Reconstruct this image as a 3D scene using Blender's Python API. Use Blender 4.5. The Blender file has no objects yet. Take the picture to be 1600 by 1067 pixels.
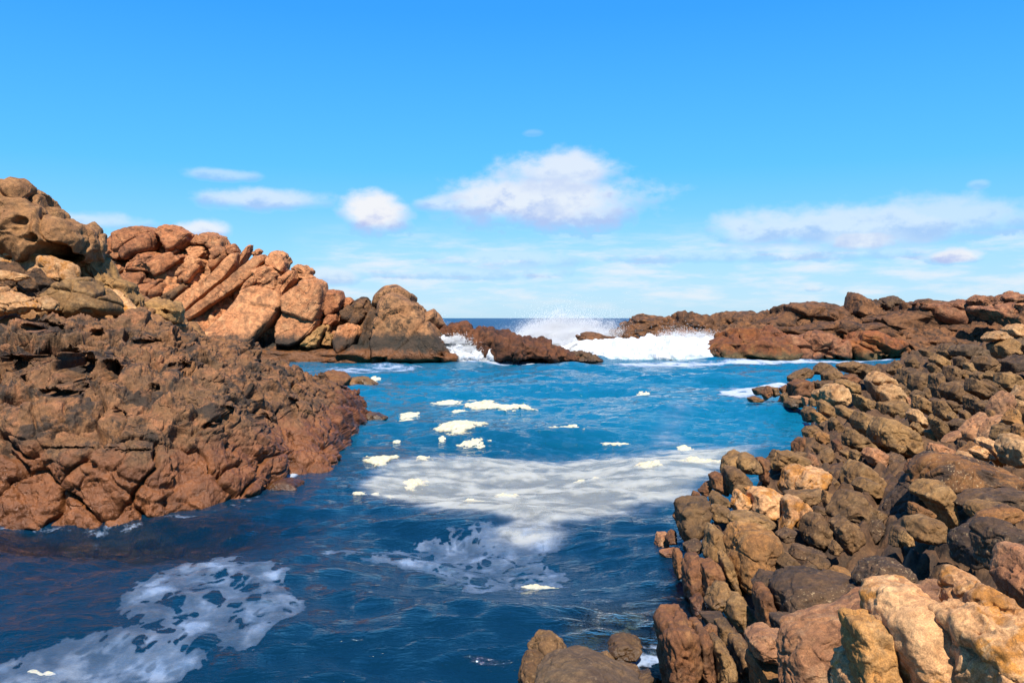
import bpy, bmesh, math, random
import numpy as np
from math import radians as R_

# ------------------------------------------------------------------ camera, sky, sun, exposure
SC = bpy.context.scene
COL = SC.collection
F, CX, HY, CH = 1386.0, 800.0, 497.0, 4.5      # focal length in photo pixels, centre column, horizon row, eye height (m)
cam_d = bpy.data.cameras.new("camera"); cam = bpy.data.objects.new("camera", cam_d); COL.objects.link(cam)
cam.location = (0, 0, CH); cam.rotation_euler = (R_(90), 0, 0)
cam_d.sensor_width = 36; cam_d.lens = 36 * F / 1600; cam_d.shift_y = -(533.5 - HY) / 1600
cam_d.clip_start = 0.1; cam_d.clip_end = 80000
SC.camera = cam
SUN_EL, SUN_AZ = 56.0, 176.0                    # azimuth clockwise from +Y (view direction): behind the right shoulder
SUN_STR, SKY_STR = 5.0, 0.08
s_d = bpy.data.lights.new("sun", 'SUN'); s_d.energy = SUN_STR; s_d.angle = R_(0.5); s_d.color = (1, .95, .87)
sun = bpy.data.objects.new("sun", s_d); COL.objects.link(sun)
sun.rotation_euler = (R_(90 - SUN_EL), 0, R_(180 - SUN_AZ)); sun.location = (20, -20, 40)
SC.view_settings.view_transform = 'Standard'; SC.view_settings.look = 'None'
SC.view_settings.exposure = 0.85; SC.view_settings.gamma = 1.0
SC.cycles.max_bounces = 6; SC.cycles.transparent_max_bounces = 12; SC.cycles.diffuse_bounces = 3
SC.cycles.caustics_reflective = False; SC.cycles.caustics_refractive = False

class NB:                                       # small node-tree builder
    def __init__(s, t): s.t = t; s.n = t.nodes; s.l = t.links
    def node(s, typ, ins=None, **kw):
        n = s.n.new(typ)
        for k, v in kw.items(): setattr(n, k, v)
        for k, v in (ins or {}).items():
            if v is None: continue
            if hasattr(v, 'is_output') or isinstance(v, bpy.types.NodeSocket): s.l.new(v, n.inputs[k])
            else: n.inputs[k].default_value = v
        return n
    def math(s, op, a, b=None, c=None, clamp=False):
        n = s.n.new('ShaderNodeMath'); n.operation = op; n.use_clamp = clamp
        for i, v in enumerate((a, b, c)):
            if v is None: continue
            if isinstance(v, bpy.types.NodeSocket): s.l.new(v, n.inputs[i])
            else: n.inputs[i].default_value = v
        return n.outputs[0]
    def mix(s, f, a, b, mode='MIX'):
        n = s.n.new('ShaderNodeMix'); n.data_type = 'RGBA'; n.blend_type = mode
        for i, v in ((0, f), (6, a), (7, b)):
            if isinstance(v, bpy.types.NodeSocket): s.l.new(v, n.inputs[i])
            else: n.inputs[i].default_value = v if i == 0 else (*v, 1)
        return n.outputs[2]
    def step(s, v, lo, hi, a=0.0, b=1.0):
        n = s.node('ShaderNodeMapRange', {0: v, 1: lo, 2: hi, 3: a, 4: b}); n.interpolation_type = 'SMOOTHSTEP'
        return n.outputs[0]
    def noise(s, vec, scale, detail=4, rough=0.55, dist=0.0):
        n = s.node('ShaderNodeTexNoise', {'Vector': vec, 'Scale': scale, 'Detail': detail, 'Roughness': rough, 'Distortion': dist})
        return n.outputs[0]
    def scalev(s, vec, k):
        return s.node('ShaderNodeVectorMath', {0: vec, 1: k}, operation='MULTIPLY').outputs[0]

world = bpy.data.worlds.new("World"); SC.world = world; world.use_nodes = True
b = NB(world.node_tree); b.n.clear()
sky = b.node('ShaderNodeTexSky', sky_type='NISHITA', sun_disc=False, sun_elevation=R_(SUN_EL), sun_rotation=R_(SUN_AZ),
             altitude=0, air_density=1.0, dust_density=0.2, ozone_density=1.6)
skyc = b.node('ShaderNodeHueSaturation', {'Hue': 0.5, 'Saturation': 1.5, 'Value': 1.25, 'Color': sky.outputs[0]}).outputs[0]
dirv = b.node('ShaderNodeTexCoord').outputs['Generated']
sx = b.node('ShaderNodeSeparateXYZ', {0: dirv})
az = b.math('ARCTAN2', sx.outputs[0], sx.outputs[1]); el = b.math('ARCSINE', sx.outputs[2])
rp = b.node('ShaderNodeValToRGB', {0: b.math('MULTIPLY', el, 1 / 1.5)}); ce = rp.color_ramp.elements   # clear maritime sky, palest at the horizon
for q_, (ps, cc) in enumerate([(0.0, (.33, .63, .90)), (.05, (.22, .60, .95)), (.11, (.095, .51, 1.0)), (.22, (.044, .355, .99)), (.45, (.018, .20, .74)), (1.0, (.01, .09, .36))]):
    e_ = ce[q_] if q_ < 2 else ce.new(ps)
    e_.position = ps; e_.color = (*cc, 1)
rps = b.node('ShaderNodeVectorMath', {0: rp.outputs[0], 3: .605 / SKY_STR}, operation='SCALE').outputs[0]
mxs = b.n.new('ShaderNodeMix'); mxs.data_type = 'RGBA'; mxs.inputs[0].default_value = .85
b.l.new(skyc, mxs.inputs[6]); b.l.new(rps, mxs.inputs[7]); skyc = mxs.outputs[2]
ang = b.node('ShaderNodeCombineXYZ', {0: az, 1: el, 2: 0.0}).outputs[0]
n1 = b.math('SUBTRACT', b.noise(b.scalev(ang, (1, 1.5, 1)), 11, 3, 0.5), 0.5)
n2 = b.math('SUBTRACT', b.noise(b.scalev(ang, (1, 1.6, 1)), 38, 7, 0.6), 0.5)
nst = b.noise(b.scalev(ang, (1, 5.5, 1)), 11, 7, 0.62)
wob = b.math('ADD', b.math('MULTIPLY', n1, 1.4), b.math('MULTIPLY', n2, .95))
def cloud(px, py, w, h, dens, soft=.75):
    a0 = math.atan2(px - CX, F); e0 = math.atan2((HY - py) * math.cos(a0), F)
    dx = b.math('MULTIPLY', b.math('SUBTRACT', az, a0), F / w * (1 / math.cos(a0) ** 2))
    dy = b.math('MULTIPLY', b.math('SUBTRACT', el, e0), F / h)
    d = b.math('SQRT', b.math('ADD', b.math('MULTIPLY', dx, dx), b.math('MULTIPLY', dy, dy)))
    return b.step(b.math('ADD', d, wob), 1.2, 1.2 - soft, 0, dens), b.step(b.math('ADD', dy, b.math('MULTIPLY', n2, 2.6)), -.75, .15)
CL = [(850, 312, 175, 50, .85), (880, 268, 100, 34, .8), (905, 335, 60, 24, .75), (700, 318, 60, 16, .6), (583, 334, 62, 34, 1.0),
      (420, 312, 110, 18, .62), (350, 274, 60, 10, .4), (1330, 352, 280, 34, .6), (1200, 395, 330, 16, .35), (700, 425, 230, 14, .35), (1350, 375, 60, 17, .8), (1480, 340, 160, 34, .5),
      (1495, 401, 50, 14, .95), (320, 360, 44, 15, .85), (130, 345, 100, 14, .5), (160, 378, 50, 12, .5), (520, 432, 50, 16, .6),
      (800, 405, 130, 20, .4), (1270, 450, 18, 7, .6), (1530, 288, 20, 8, .25), (832, 208, 16, 6, .15)]
dens = None
for c in CL:
    v, sh = cloud(*c)
    if dens is None: dens = v; num = b.math('MULTIPLY', v, sh); den = b.math('ADD', v, .001)
    else: dens = b.math('MAXIMUM', dens, v); num = b.math('MULTIPLY_ADD', v, sh, num); den = b.math('ADD', den, v)
band = b.math('MULTIPLY', b.step(el, 0.118, 0.06), b.step(el, -0.01, 0.03))         # streaky bank of cloud low over the sea
band = b.math('MULTIPLY', band, b.step(nst, .40, .68, 0.12, .74))
band = b.math('MULTIPLY', band, b.step(az, -0.27, -0.16))
dens = b.math('MAXIMUM', dens, band)
lum = b.math('SUBTRACT', 1.0, b.math('DIVIDE', num, den)); lum = b.math('MULTIPLY', lum, b.step(den, .01, .2))
ccol = b.mix(lum, (.93, .95, 1.0), (.50, .60, .92))
k = .535 / SKY_STR
csc = b.node('ShaderNodeVectorMath', {0: ccol, 3: k}, operation='SCALE').outputs[0]
allc = b.mix(dens, skyc, csc) if False else None
mx = b.n.new('ShaderNodeMix'); mx.data_type = 'RGBA'
b.l.new(dens, mx.inputs[0]); b.l.new(skyc, mx.inputs[6]); b.l.new(csc, mx.inputs[7])
bg = b.node('ShaderNodeBackground', {0: mx.outputs[2], 1: SKY_STR})
wo = b.node('ShaderNodeOutputWorld', {0: bg.outputs[0]})

# ------------------------------------------------------------------ numeric noise
_rs = np.random.RandomState(7)
_perm = np.tile(_rs.permutation(256), 2).astype(np.int32)
_g = _rs.normal(size=(256, 3)); _g = (_g / np.linalg.norm(_g, axis=1)[:, None]).astype(np.float32)
def perlin(p):
    p = np.asarray(p, np.float32); i = np.floor(p); f = p - i; i = i.astype(np.int32) & 255
    u = f * f * f * (f * (f * 6 - 15) + 10); out = 0
    for dx in (0, 1):
        wx = u[:, 0] if dx else 1 - u[:, 0]; px = _perm[(i[:, 0] + dx) & 255]
        for dy in (0, 1):
            wy = u[:, 1] if dy else 1 - u[:, 1]; py = _perm[(px + i[:, 1] + dy) & 255]
            for dz in (0, 1):
                wz = u[:, 2] if dz else 1 - u[:, 2]; h = _perm[(py + i[:, 2] + dz) & 255]
                g = _g[h]
                out = out + wx * wy * wz * (g[:, 0] * (f[:, 0] - dx) + g[:, 1] * (f[:, 1] - dy) + g[:, 2] * (f[:, 2] - dz))
    return out * 1.5
def fbm(p, o=4, gain=.5):
    a, s, r = 1.0, 1.0, 0
    for k in range(o):
        r = r + a * perlin(np.asarray(p) * s + k * 17.3); a *= gain; s *= 2.03
    return r
def ridged(p, o=4, gain=.5):
    a, s, r = 1.0, 1.0, 0
    for k in range(o):
        r = r + a * (1 - 2 * np.abs(perlin(np.asarray(p) * s + k * 11.7))); a *= gain; s *= 2.03
    return r
_cj = _rs.rand(256, 3).astype(np.float32)
def worley(p, jit=.9):
    p = np.asarray(p, np.float32); i = np.floor(p).astype(np.int32); f1 = np.full(len(p), 9., np.float32); f2 = f1.copy(); cid = np.zeros(len(p), np.int32)
    for dx in (-1, 0, 1):
        for dy in (-1, 0, 1):
            for dz in (-1, 0, 1):
                c = i + np.array((dx, dy, dz), np.int32)
                h = _perm[(_perm[(_perm[c[:, 0] & 255] + c[:, 1]) & 255] + c[:, 2]) & 255]
                d = np.sqrt((((c + .5 + (_cj[h] - .5) * jit) - p) ** 2).sum(1))
                m = d < f1
                f2 = np.where(m, f1, np.minimum(f2, d)); cid = np.where(m, h, cid); f1 = np.where(m, d, f1)
    return f1, f2, cid
def sst(x, a, b_):
    t = np.clip((x - a) / (b_ - a), 0, 1); return t * t * (3 - 2 * t)
def P(px, py, D): return np.array(((px - CX) * D / F, D, CH - (py - HY) * D / F))

# ------------------------------------------------------------------ objects
def setp(o, label=None, cat=None, group=None, kind=None):
    for k, v in (('label', label), ('category', cat), ('group', group), ('kind', kind)):
        if v: o[k] = v
    return o
def mesh_obj(name, V, faces, mat, parent=None, loc=None, smooth=True, attrs=None):
    V = np.asarray(V, np.float32)
    if loc is not None: V = V - np.asarray(loc, np.float32)
    me = bpy.data.meshes.new(name); faces = np.asarray(faces, np.int32); n, k = faces.shape
    me.vertices.add(len(V)); me.vertices.foreach_set('co', V.ravel())
    me.loops.add(n * k); me.loops.foreach_set('vertex_index', faces.ravel())
    me.polygons.add(n); me.polygons.foreach_set('loop_start', np.arange(0, n * k, k, dtype=np.int32))
    me.polygons.foreach_set('loop_total', np.full(n, k, np.int32))
    if smooth: me.polygons.foreach_set('use_smooth', np.ones(n, bool))
    me.update(calc_edges=True)
    for an, av in (attrs or {}).items():
        a = me.attributes.new(an, 'FLOAT', 'POINT'); a.data.foreach_set('value', np.asarray(av, np.float32))
    me.materials.append(mat)
    o = bpy.data.objects.new(name, me); COL.objects.link(o)
    if loc is not None: o.location = loc
    if parent is not None:
        o.parent = parent; o.matrix_parent_inverse = parent.matrix_world.inverted()
        o.location = np.asarray(loc if loc is not None else (0, 0, 0)) - np.array(parent.location); o.matrix_parent_inverse.identity()
    return o
def empty(name, loc, label, cat, group=None):
    o = bpy.data.objects.new(name, None); COL.objects.link(o); o.location = loc; o.empty_display_size = .3
    return setp(o, label, cat, group)
_ico = {}
def ico(n):
    if n not in _ico:
        bm = bmesh.new(); bmesh.ops.create_icosphere(bm, subdivisions=n, radius=1)
        bm.verts.index_update()
        _ico[n] = (np.array([v.co[:] for v in bm.verts], np.float32), np.array([[v.index for v in f.verts] for f in bm.faces], np.int32)); bm.free()
    return _ico[n]
def vnormals(V, T):
    a, c, d = V[T[:, 0]], V[T[:, 1]], V[T[:, 2]]
    fn = np.cross(c - a, d - a); N = np.zeros_like(V)
    for k in range(3):
        for ax in range(3): N[:, ax] += np.bincount(T[:, k], fn[:, ax], len(V))
    return N / (np.linalg.norm(N, axis=1)[:, None] + 1e-9)

# ------------------------------------------------------------------ materials
def new_mat(name):
    m = bpy.data.materials.new(name); m.use_nodes = True; t = NB(m.node_tree); t.n.clear(); return m, t
def rock_mat(name, c1, c2, c3, stain=(.03, .024, .02), stain_amt=.45, lichen=0.0, lcol=(.62, .5, .34), band=None, scale=1.0, rough=.82, bump=.5, strata=None, vein=0.0):
    KA = (.52, .435, .325); c1, c2, c3, stain, lcol = [tuple(a * k_ for a, k_ in zip(c, KA)) for c in (c1, c2, c3, stain, lcol)]
    m, t = new_mat(name)
    pos = t.node('ShaderNodeNewGeometry').outputs['Position']
    oi = t.node('ShaderNodeObjectInfo'); rnd = oi.outputs['Random']
    nA = t.noise(pos, .55 * scale, 5, .6, .4); nB = t.noise(pos, 2.3 * scale, 6, .65, .8); nC = t.noise(pos, 9 * scale, 5, .7)
    nD = t.noise(pos, 55 * scale, 3, .6)
    col = t.mix(t.step(nA, .36, .62), c1, c2)
    col = t.mix(t.step(nB, .47, .68), col, c3)
    # iron and mineral blotches
    col = t.mix(t.step(nC, .56, .74, 0, .5), col, tuple(min(1, x * f) for x, f in zip(c1, (1.25, .92, .72))))
    if strata:
        sv = t.scalev(pos, strata)
        ns = t.noise(sv, 1.0, 5, .7, .5)
        col = t.mix(t.step(ns, .45, .7, 0, .55), col, tuple(x * .5 for x in c2))
    if vein:
        wv = t.math('ABSOLUTE', t.math('SUBTRACT', t.noise(pos, 1.6 * scale, 4, .6, 1.4), .5))
        col = t.mix(t.step(wv, .022, .006, 0, vein), col, tuple(min(1, x * 1.5) for x in c1))
    st = t.math('MULTIPLY', t.step(t.noise(pos, 1.3 * scale ** .7, 8, .72, .5), .49, .60), stain_amt)
    col = t.mix(st, col, stain)
    if lichen:
        lv = t.math('MULTIPLY', t.step(t.noise(pos, 1.4, 3), .42, .6), t.step(t.noise(pos, 26, 2, .5), .60, .68, 0, lichen))
        col = t.mix(lv, col, lcol)
    spk = t.math('MULTIPLY', t.step(nD, .3, .72, .74, 1.24), t.math('MULTIPLY', t.step(t.noise(pos, 5 * scale, 6, .75), .34, .66, .68, 1.30), t.step(t.noise(pos, 150 * scale, 2, .6), .3, .7, .80, 1.20)))
    br = t.math('MULTIPLY', spk, t.step(rnd, 0, 1, .84, 1.14))
    col = t.node('ShaderNodeVectorMath', {0: col, 3: br}, operation='SCALE').outputs[0]
    z = t.node('ShaderNodeSeparateXYZ', {0: pos}).outputs[2]
    zz = t.math('ADD', z, t.math('MULTIPLY', t.math('SUBTRACT', t.noise(pos, 1.3, 5, .65), .5), 1.3 if not band else 2.0))
    rgh = rough
    if band:      # tide marks: (wet orange up to, black algae up to)
        lo, hi, clo, cbl = band
        cn = t.node('ShaderNodeVectorMath', {0: clo, 3: t.step(nB, .3, .75, .6, 1.25)}, operation='SCALE').outputs[0]
        n_ = t.n.new('ShaderNodeMix'); n_.data_type = 'RGBA'
        t.l.new(t.step(zz, hi + .5, hi - .4, 0, .92), n_.inputs[0]); t.l.new(col, n_.inputs[6]); n_.inputs[7].default_value = (*cbl, 1)
        n2_ = t.n.new('ShaderNodeMix'); n2_.data_type = 'RGBA'
        t.l.new(t.step(zz, lo + .3, lo - .25), n2_.inputs[0]); t.l.new(n_.outputs[2], n2_.inputs[6]); t.l.new(cn, n2_.inputs[7])
        col = n2_.outputs[2]
        rgh = t.step(zz, lo + .3, lo - .3, rough, .45)
    else:         # damp foot just above the water
        col = t.node('ShaderNodeVectorMath', {0: col, 3: t.step(zz, .1, .6, .62, 1)}, operation='SCALE').outputs[0]
        rgh = t.step(zz, .05, .5, .34, rough)
    hsum = t.math('ADD', t.math('MULTIPLY', nB, .13 / scale), t.math('ADD', t.math('MULTIPLY', nC, .06 / scale), t.math('MULTIPLY', nD, .010 / scale)))
    crk = t.math('ABSOLUTE', t.math('SUBTRACT', t.noise(t.scalev(pos, (1, 1, .8)), .8 * scale, 3, .5, .3), .5))
    crk2 = t.math('MULTIPLY', t.step(crk, .012, .002), t.step(nA, .45, .55))
    hsum = t.math('SUBTRACT', hsum, t.math('MULTIPLY', crk2, .05 / scale))
    bp = t.node('ShaderNodeBump', {'Strength': bump, 'Distance': 1.0, 'Height': hsum})
    pr = t.node('ShaderNodeBsdfPrincipled', {'Base Color': col, 'Roughness': rgh, 'Normal': bp.outputs[0], 'Specular IOR Level': .35})
    t.node('ShaderNodeOutputMaterial', {0: pr.outputs[0]})
    return m
WETO = (.14, .05, .012); BLK = (.022, .018, .012)
MAT = dict(
    pale=rock_mat('pale_rock', (.60, .40, .22), (.52, .29, .13), (.62, .45, .29), stain=(.30, .15, .06), stain_amt=.5, scale=1.3, vein=.4),
    peach=rock_mat('peach_granite', (.72, .45, .25), (.65, .36, .18), (.76, .53, .32), stain=(.58, .27, .05), stain_amt=.95, scale=1.8, vein=.5, bump=.45),
    pink=rock_mat('pink_granite', (.50, .285, .16), (.45, .22, .11), (.54, .34, .21), stain=(.2, .09, .06), stain_amt=.45, scale=1.6, vein=.4),
    ochre=rock_mat('ochre_rock', (.38, .205, .07), (.32, .16, .055), (.42, .26, .12), stain=(.12, .07, .03), stain_amt=.5, scale=1.3),
    tan=rock_mat('tan_rock', (.36, .225, .095), (.29, .17, .068), (.42, .28, .14), stain=(.10, .065, .035), stain_amt=.6, scale=1.3),
    brown=rock_mat('brown_rock', (.24, .146, .064), (.18, .104, .045), (.31, .198, .096), stain=(.045, .035, .025), stain_amt=.6, scale=1.3, lichen=.25),
    orange=rock_mat('orange_stained_rock', (.64, .36, .13), (.56, .29, .08), (.68, .44, .22), stain=(.40, .18, .04), stain_amt=.6, scale=1.6, vein=.3),
    stack=rock_mat('brown_stack_granite', (.52, .275, .14), (.36, .20, .10), (.58, .34, .18), stain=(.07, .05, .03), stain_amt=.8, band=(1.25, 2.9, WETO, BLK), scale=.5, bump=.9),
    bed_shaded=rock_mat('bedrock_brown_gap_shade', (.165, .098, .05), (.125, .07, .038), (.21, .125, .065), stain=(.04, .03, .022), stain_amt=.7, scale=1.3),  # bedrock brown, darkened in the colour to stand for shade in the gaps
    rust=rock_mat('rust_rock', (.27, .125, .05), (.22, .10, .045), (.32, .17, .075), stain=(.06, .035, .025), stain_amt=.5, scale=1.6),
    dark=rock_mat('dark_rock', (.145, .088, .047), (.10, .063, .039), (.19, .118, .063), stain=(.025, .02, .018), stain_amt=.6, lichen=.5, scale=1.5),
    lichen=rock_mat('lichen_rock', (.36, .17, .05), (.20, .11, .055), (.42, .22, .08), stain=(.05, .038, .03), stain_amt=.85, lichen=.9, scale=1.3),
    grey=rock_mat('grey_rock', (.20, .14, .085), (.16, .11, .075), (.24, .16, .09), stain=(.1, .06, .04), stain_amt=.4, scale=1.8, lichen=.3),
    cliff=rock_mat('cliff_granite', (.76, .385, .20), (.68, .31, .15), (.78, .44, .245), stain=(.16, .085, .05), stain_amt=.55, band=(1.25, 2.6, WETO, BLK), scale=.45, bump=.9),
    cliffred=rock_mat('red_cliff_granite', (.60, .265, .125), (.52, .215, .10), (.66, .33, .17), stain=(.12, .06, .04), stain_amt=.6, band=(1.25, 2.6, WETO, BLK), scale=.5, bump=.9),
    cliffdark=rock_mat('dark_cliff_granite', (.26, .14, .065), (.12, .075, .045), (.34, .19, .09), stain=(.045, .032, .022), stain_amt=.85, band=(1.3, 2.2, WETO, BLK), scale=.5, bump=.9),
    islet=rock_mat('red_islet_rock', (.23, .088, .035), (.15, .06, .03), (.27, .12, .05), stain=(.05, .028, .02), stain_amt=.7, scale=.6, strata=(1.1, .5, .35), bump=.9),
    ridge=rock_mat('ridge_rock', (.27, .13, .056), (.16, .085, .044), (.34, .17, .075), stain=(.028, .023, .02), stain_amt=.75, scale=.5, bump=.9),
    ridgered=rock_mat('orange_ridge_rock', (.36, .13, .035), (.27, .10, .04), (.42, .2, .07), stain=(.08, .045, .03), stain_amt=.5, scale=.5, bump=.8, band=(.2, .7, (.16, .09, .025), (.05, .04, .015))),
    ridgepink=rock_mat('pink_ridge_rock', (.43, .21, .12), (.33, .145, .075), (.48, .28, .17), stain=(.07, .04, .035), stain_amt=.7, scale=.5, bump=.8),
    outcrop=rock_mat('outcrop_sandstone', (.42, .235, .105), (.36, .19, .09), (.46, .28, .14), stain=(.2, .11, .05), stain_amt=.5, scale=.8, bump=.7),
    outcropy=rock_mat('yellow_sandstone', (.48, .30, .12), (.44, .25, .10), (.52, .34, .16), stain=(.2, .13, .055), stain_amt=.5, scale=.8, bump=.7),
    pitted=rock_mat('pitted_rock', (.32, .17, .082), (.20, .125, .072), (.46, .225, .12), stain=(.045, .038, .033), stain_amt=.9, scale=.8, bump=.75, band=(1.15, 1.2, (.165, .058, .018), (.16, .07, .03)), vein=.35),
)

# ------------------------------------------------------------------ outline rocks: a solid with its own distance, outline and depth
CROP = dict(A=(1160, 500, 6.667), B=(1360, 500, 6.667), C=(1200, 620, 6.667), D=(1400, 600, 7.62), E=(1020, 690, 6.667), F=(1200, 740, 6.667),
            G=(1360, 700, 6.667), H=(1020, 820, 6.667), I=(1180, 860, 6.667), J=(1360, 840, 4.7), K=(800, 907, 6.667), L=(1000, 907, 6.667),
            M=(150, 340, 6.667), N=(370, 380, 5.333), O=(0, 280, 4.85), Q=(420, 400, 2.963), R=(880, 440, 2.222), X=(0, 0, 1.0))
def poly(crop, s):
    ox, oy, k = CROP[crop]
    a = np.array([[float(v) for v in q.split(',')] for q in s.split()])
    return a / k + (ox, oy)
_seed = [100]
def rock_geo(pts, D, T=None, tilt=.3, facet=.85, rough=.042, sub=None, dents=(), p=5.6, seed=None, groove=None, fine=1.0, grow=1.19, block=.022, dip=None):
    """pts: outline seen from the shore, D: its distance. Returns world-space vertices and faces of a closed solid."""
    if seed is None: _seed[0] += 1; seed = _seed[0]
    rs = np.random.RandomState(seed)
    x, y = pts[:, 0], pts[:, 1]; x2, y2 = np.roll(x, -1), np.roll(y, -1)
    cr = x * y2 - x2 * y; A = cr.sum() / 2
    c = np.array((((x + x2) * cr).sum() / (6 * A), ((y + y2) * cr).sum() / (6 * A)))
    q = (pts - c) * (1, -1) * D / F
    th = np.linspace(0, 2 * np.pi, 361)[:-1]; d = np.stack((np.cos(th), np.sin(th)), 1)
    R = np.zeros(360)
    for k in range(len(q)):
        a, e = q[k], q[(k + 1) % len(q)] - q[k]
        den = d[:, 0] * e[1] - d[:, 1] * e[0]; den = np.where(np.abs(den) < 1e-9, 1e-9, den)
        t = (a[0] * e[1] - a[1] * e[0]) / den; s = (a[0] * d[:, 1] - a[1] * d[:, 0]) / den
        R = np.where((t > 0) & (s >= -1e-6) & (s <= 1 + 1e-6), np.maximum(R, t), R)
    R = np.maximum(R, .05 * R.max())
    kk = np.exp(-.5 * (np.arange(-14, 15) / 2.1) ** 2); kk /= kk.sum()
    R = np.convolve(np.concatenate((R[-14:], R, R[:14])), kk, 'valid') * grow
    C2 = (q[:, :, None] * q[:, None, :]).mean(0); w, U = np.linalg.eigh(C2); w = np.sqrt(w + 1e-9)
    if np.linalg.det(U) < 0: U = U * np.array((1, -1))
    size = 2 * math.sqrt(abs(A)) * D / F; pxs = math.sqrt(abs(A))
    if T is None: T = .5 * size * .95
    else: T = T * .5 * size
    if sub is None: sub = 4 if pxs < 14 else 5 if pxs < 48 else 6
    u, Fc = ico(sub)
    ab = np.stack((u[:, 0], u[:, 2]), 1) @ (U * (w / w.max() * .75 + .25)).T
    rho = np.sqrt(u[:, 0] ** 2 + u[:, 2] ** 2); ang = np.arctan2(ab[:, 1], ab[:, 0])
    Rt = np.interp(ang % (2 * np.pi), np.linspace(0, 2 * np.pi, 361), np.append(R, R[0]))
    un = np.stack((np.cos(ang) * rho, u[:, 1], np.sin(ang) * rho), 1)
    kf = (np.abs(rho) ** p + np.abs(u[:, 1]) ** p) ** (-1 / p)
    nf = 20; nrm = rs.normal(size=(nf, 3)); nrm[:, 1] = -np.abs(nrm[:, 1]) * .9 - .1; nrm /= np.linalg.norm(nrm, axis=1)[:, None]
    off = rs.uniform(.64, .98, nf)
    dt = np.maximum(un @ nrm.T, 0) / off
    s = (dt ** 48).sum(1) ** (-1 / 48.)
    wgt = .06 + .94 * np.abs(u[:, 1]) ** .6
    kf = kf * (1 - facet * wgt * (1 - np.minimum(s, 1.0) / 1.0))
    V = np.stack((Rt * np.cos(ang) * rho * kf, T * u[:, 1] * kf, Rt * np.sin(ang) * rho * kf), 1)
    V[:, 1] += tilt * V[:, 2]
    cen = P(c[0], c[1], D); W = V + cen
    N = vnormals(W, Fc)
    sc = max(size, .05)
    o = seed * 3.71
    dsp = rough * sc * (fbm(W / sc * 1.6 + o, 4, .5) * 1.0 + .35 * (ridged(W / sc * 3.1 + o, 3) - .6))
    dsp += fine * .016 * min(sc, 1.2) * fbm(W / min(sc, 1.0) * 8 + o, 3, .6)
    dsp -= rough * sc * .7 * sst(np.abs(fbm(W / sc * 1.3 + o + 50, 3)), .07, .0)
    if block:
        th_ = rs.uniform(-.6, .6) if dip is None else dip; ca, sa = math.cos(th_), math.sin(th_)
        q3 = np.stack((W[:, 0] * ca + W[:, 2] * sa, W[:, 1] * .8, (-W[:, 0] * sa + W[:, 2] * ca) * 1.7), 1) / sc
        q3 = q3 * (1.7 if dip is None else np.array((.9, 1.5, 1.9))) + .16 * fbm(W / sc * 2.2 + o, 3)[:, None] + o
        f1, f2, cc = worley(q3); e_ = f2 - f1
        dsp += block * sc * (((cc * 37 % 11) / 10. - .5) * 1.6 * sst(e_, 0, .10) - .9 * sst(e_, .07, 0))
    if groove is not None:
        g = np.array(groove, np.float32)
        dsp += rough * sc * .8 * (ridged(W * g / sc + .25 * fbm(W / sc * 2, 2)[:, None], 3) - .5)
    W = W + N * dsp[:, None]
    gx, gz = W[:, 0].mean(), W[:, 2].mean()                 # true up the solid's own width and height to its measured size
    for _ in range(2):
        su = CX + W[:, 0] / W[:, 1] * F; sv = HY + (CH - W[:, 2]) / W[:, 1] * F
        for ax, q_, t0, t1, sg in ((0, su, x.min(), x.max(), 1), (2, sv, y.min(), y.max(), -1)):
            e_ = (t1 - t0) * .5 * (grow - 1.0) * (.8 if ax == 0 else .55); t0 -= e_; t1 += e_; lo_, hi_ = np.percentile(q_, (1.5, 98.5))
            k_ = np.clip((t1 - t0) / max(1e-3, hi_ - lo_), .88, 1.3); g_ = W[:, ax].mean()
            W[:, ax] = g_ + (W[:, ax] - g_) * k_
            q2 = (CX + W[:, 0] / W[:, 1] * F) if ax == 0 else (HY + (CH - W[:, 2]) / W[:, 1] * F)
            lo_, hi_ = np.percentile(q2, (1.5, 98.5)); W[:, ax] += sg * ((t0 + t1) * .5 - (hi_ + lo_) * .5) * D / F
    for (dx, dy, dw, dh, dep) in dents:
        su = CX + W[:, 0] / W[:, 1] * F; sv = HY + (CH - W[:, 2]) / W[:, 1] * F
        m = sst(np.sqrt(((su - dx) / dw) ** 2 + ((sv - dy) / dh) ** 2) + .25 * fbm(W / sc * 3 + 9, 3), 1.1, .6) * sst(N[:, 1], .4, -.1)
        W[:, 1] += m * dep;
    return W, Fc
def rock(name, crop, s, D, mat, label=None, cat=None, group=None, parent=None, **kw):
    pts = poly(crop, s); W, Fc = rock_geo(pts, D, **kw)
    c = W.mean(0); loc = np.array((c[0], c[1], W[:, 2].min()))
    o = mesh_obj(name, W, Fc, MAT[mat], parent, loc)
    if parent is None: setp(o, label, cat or 'boulder', group)
    return o

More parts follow.
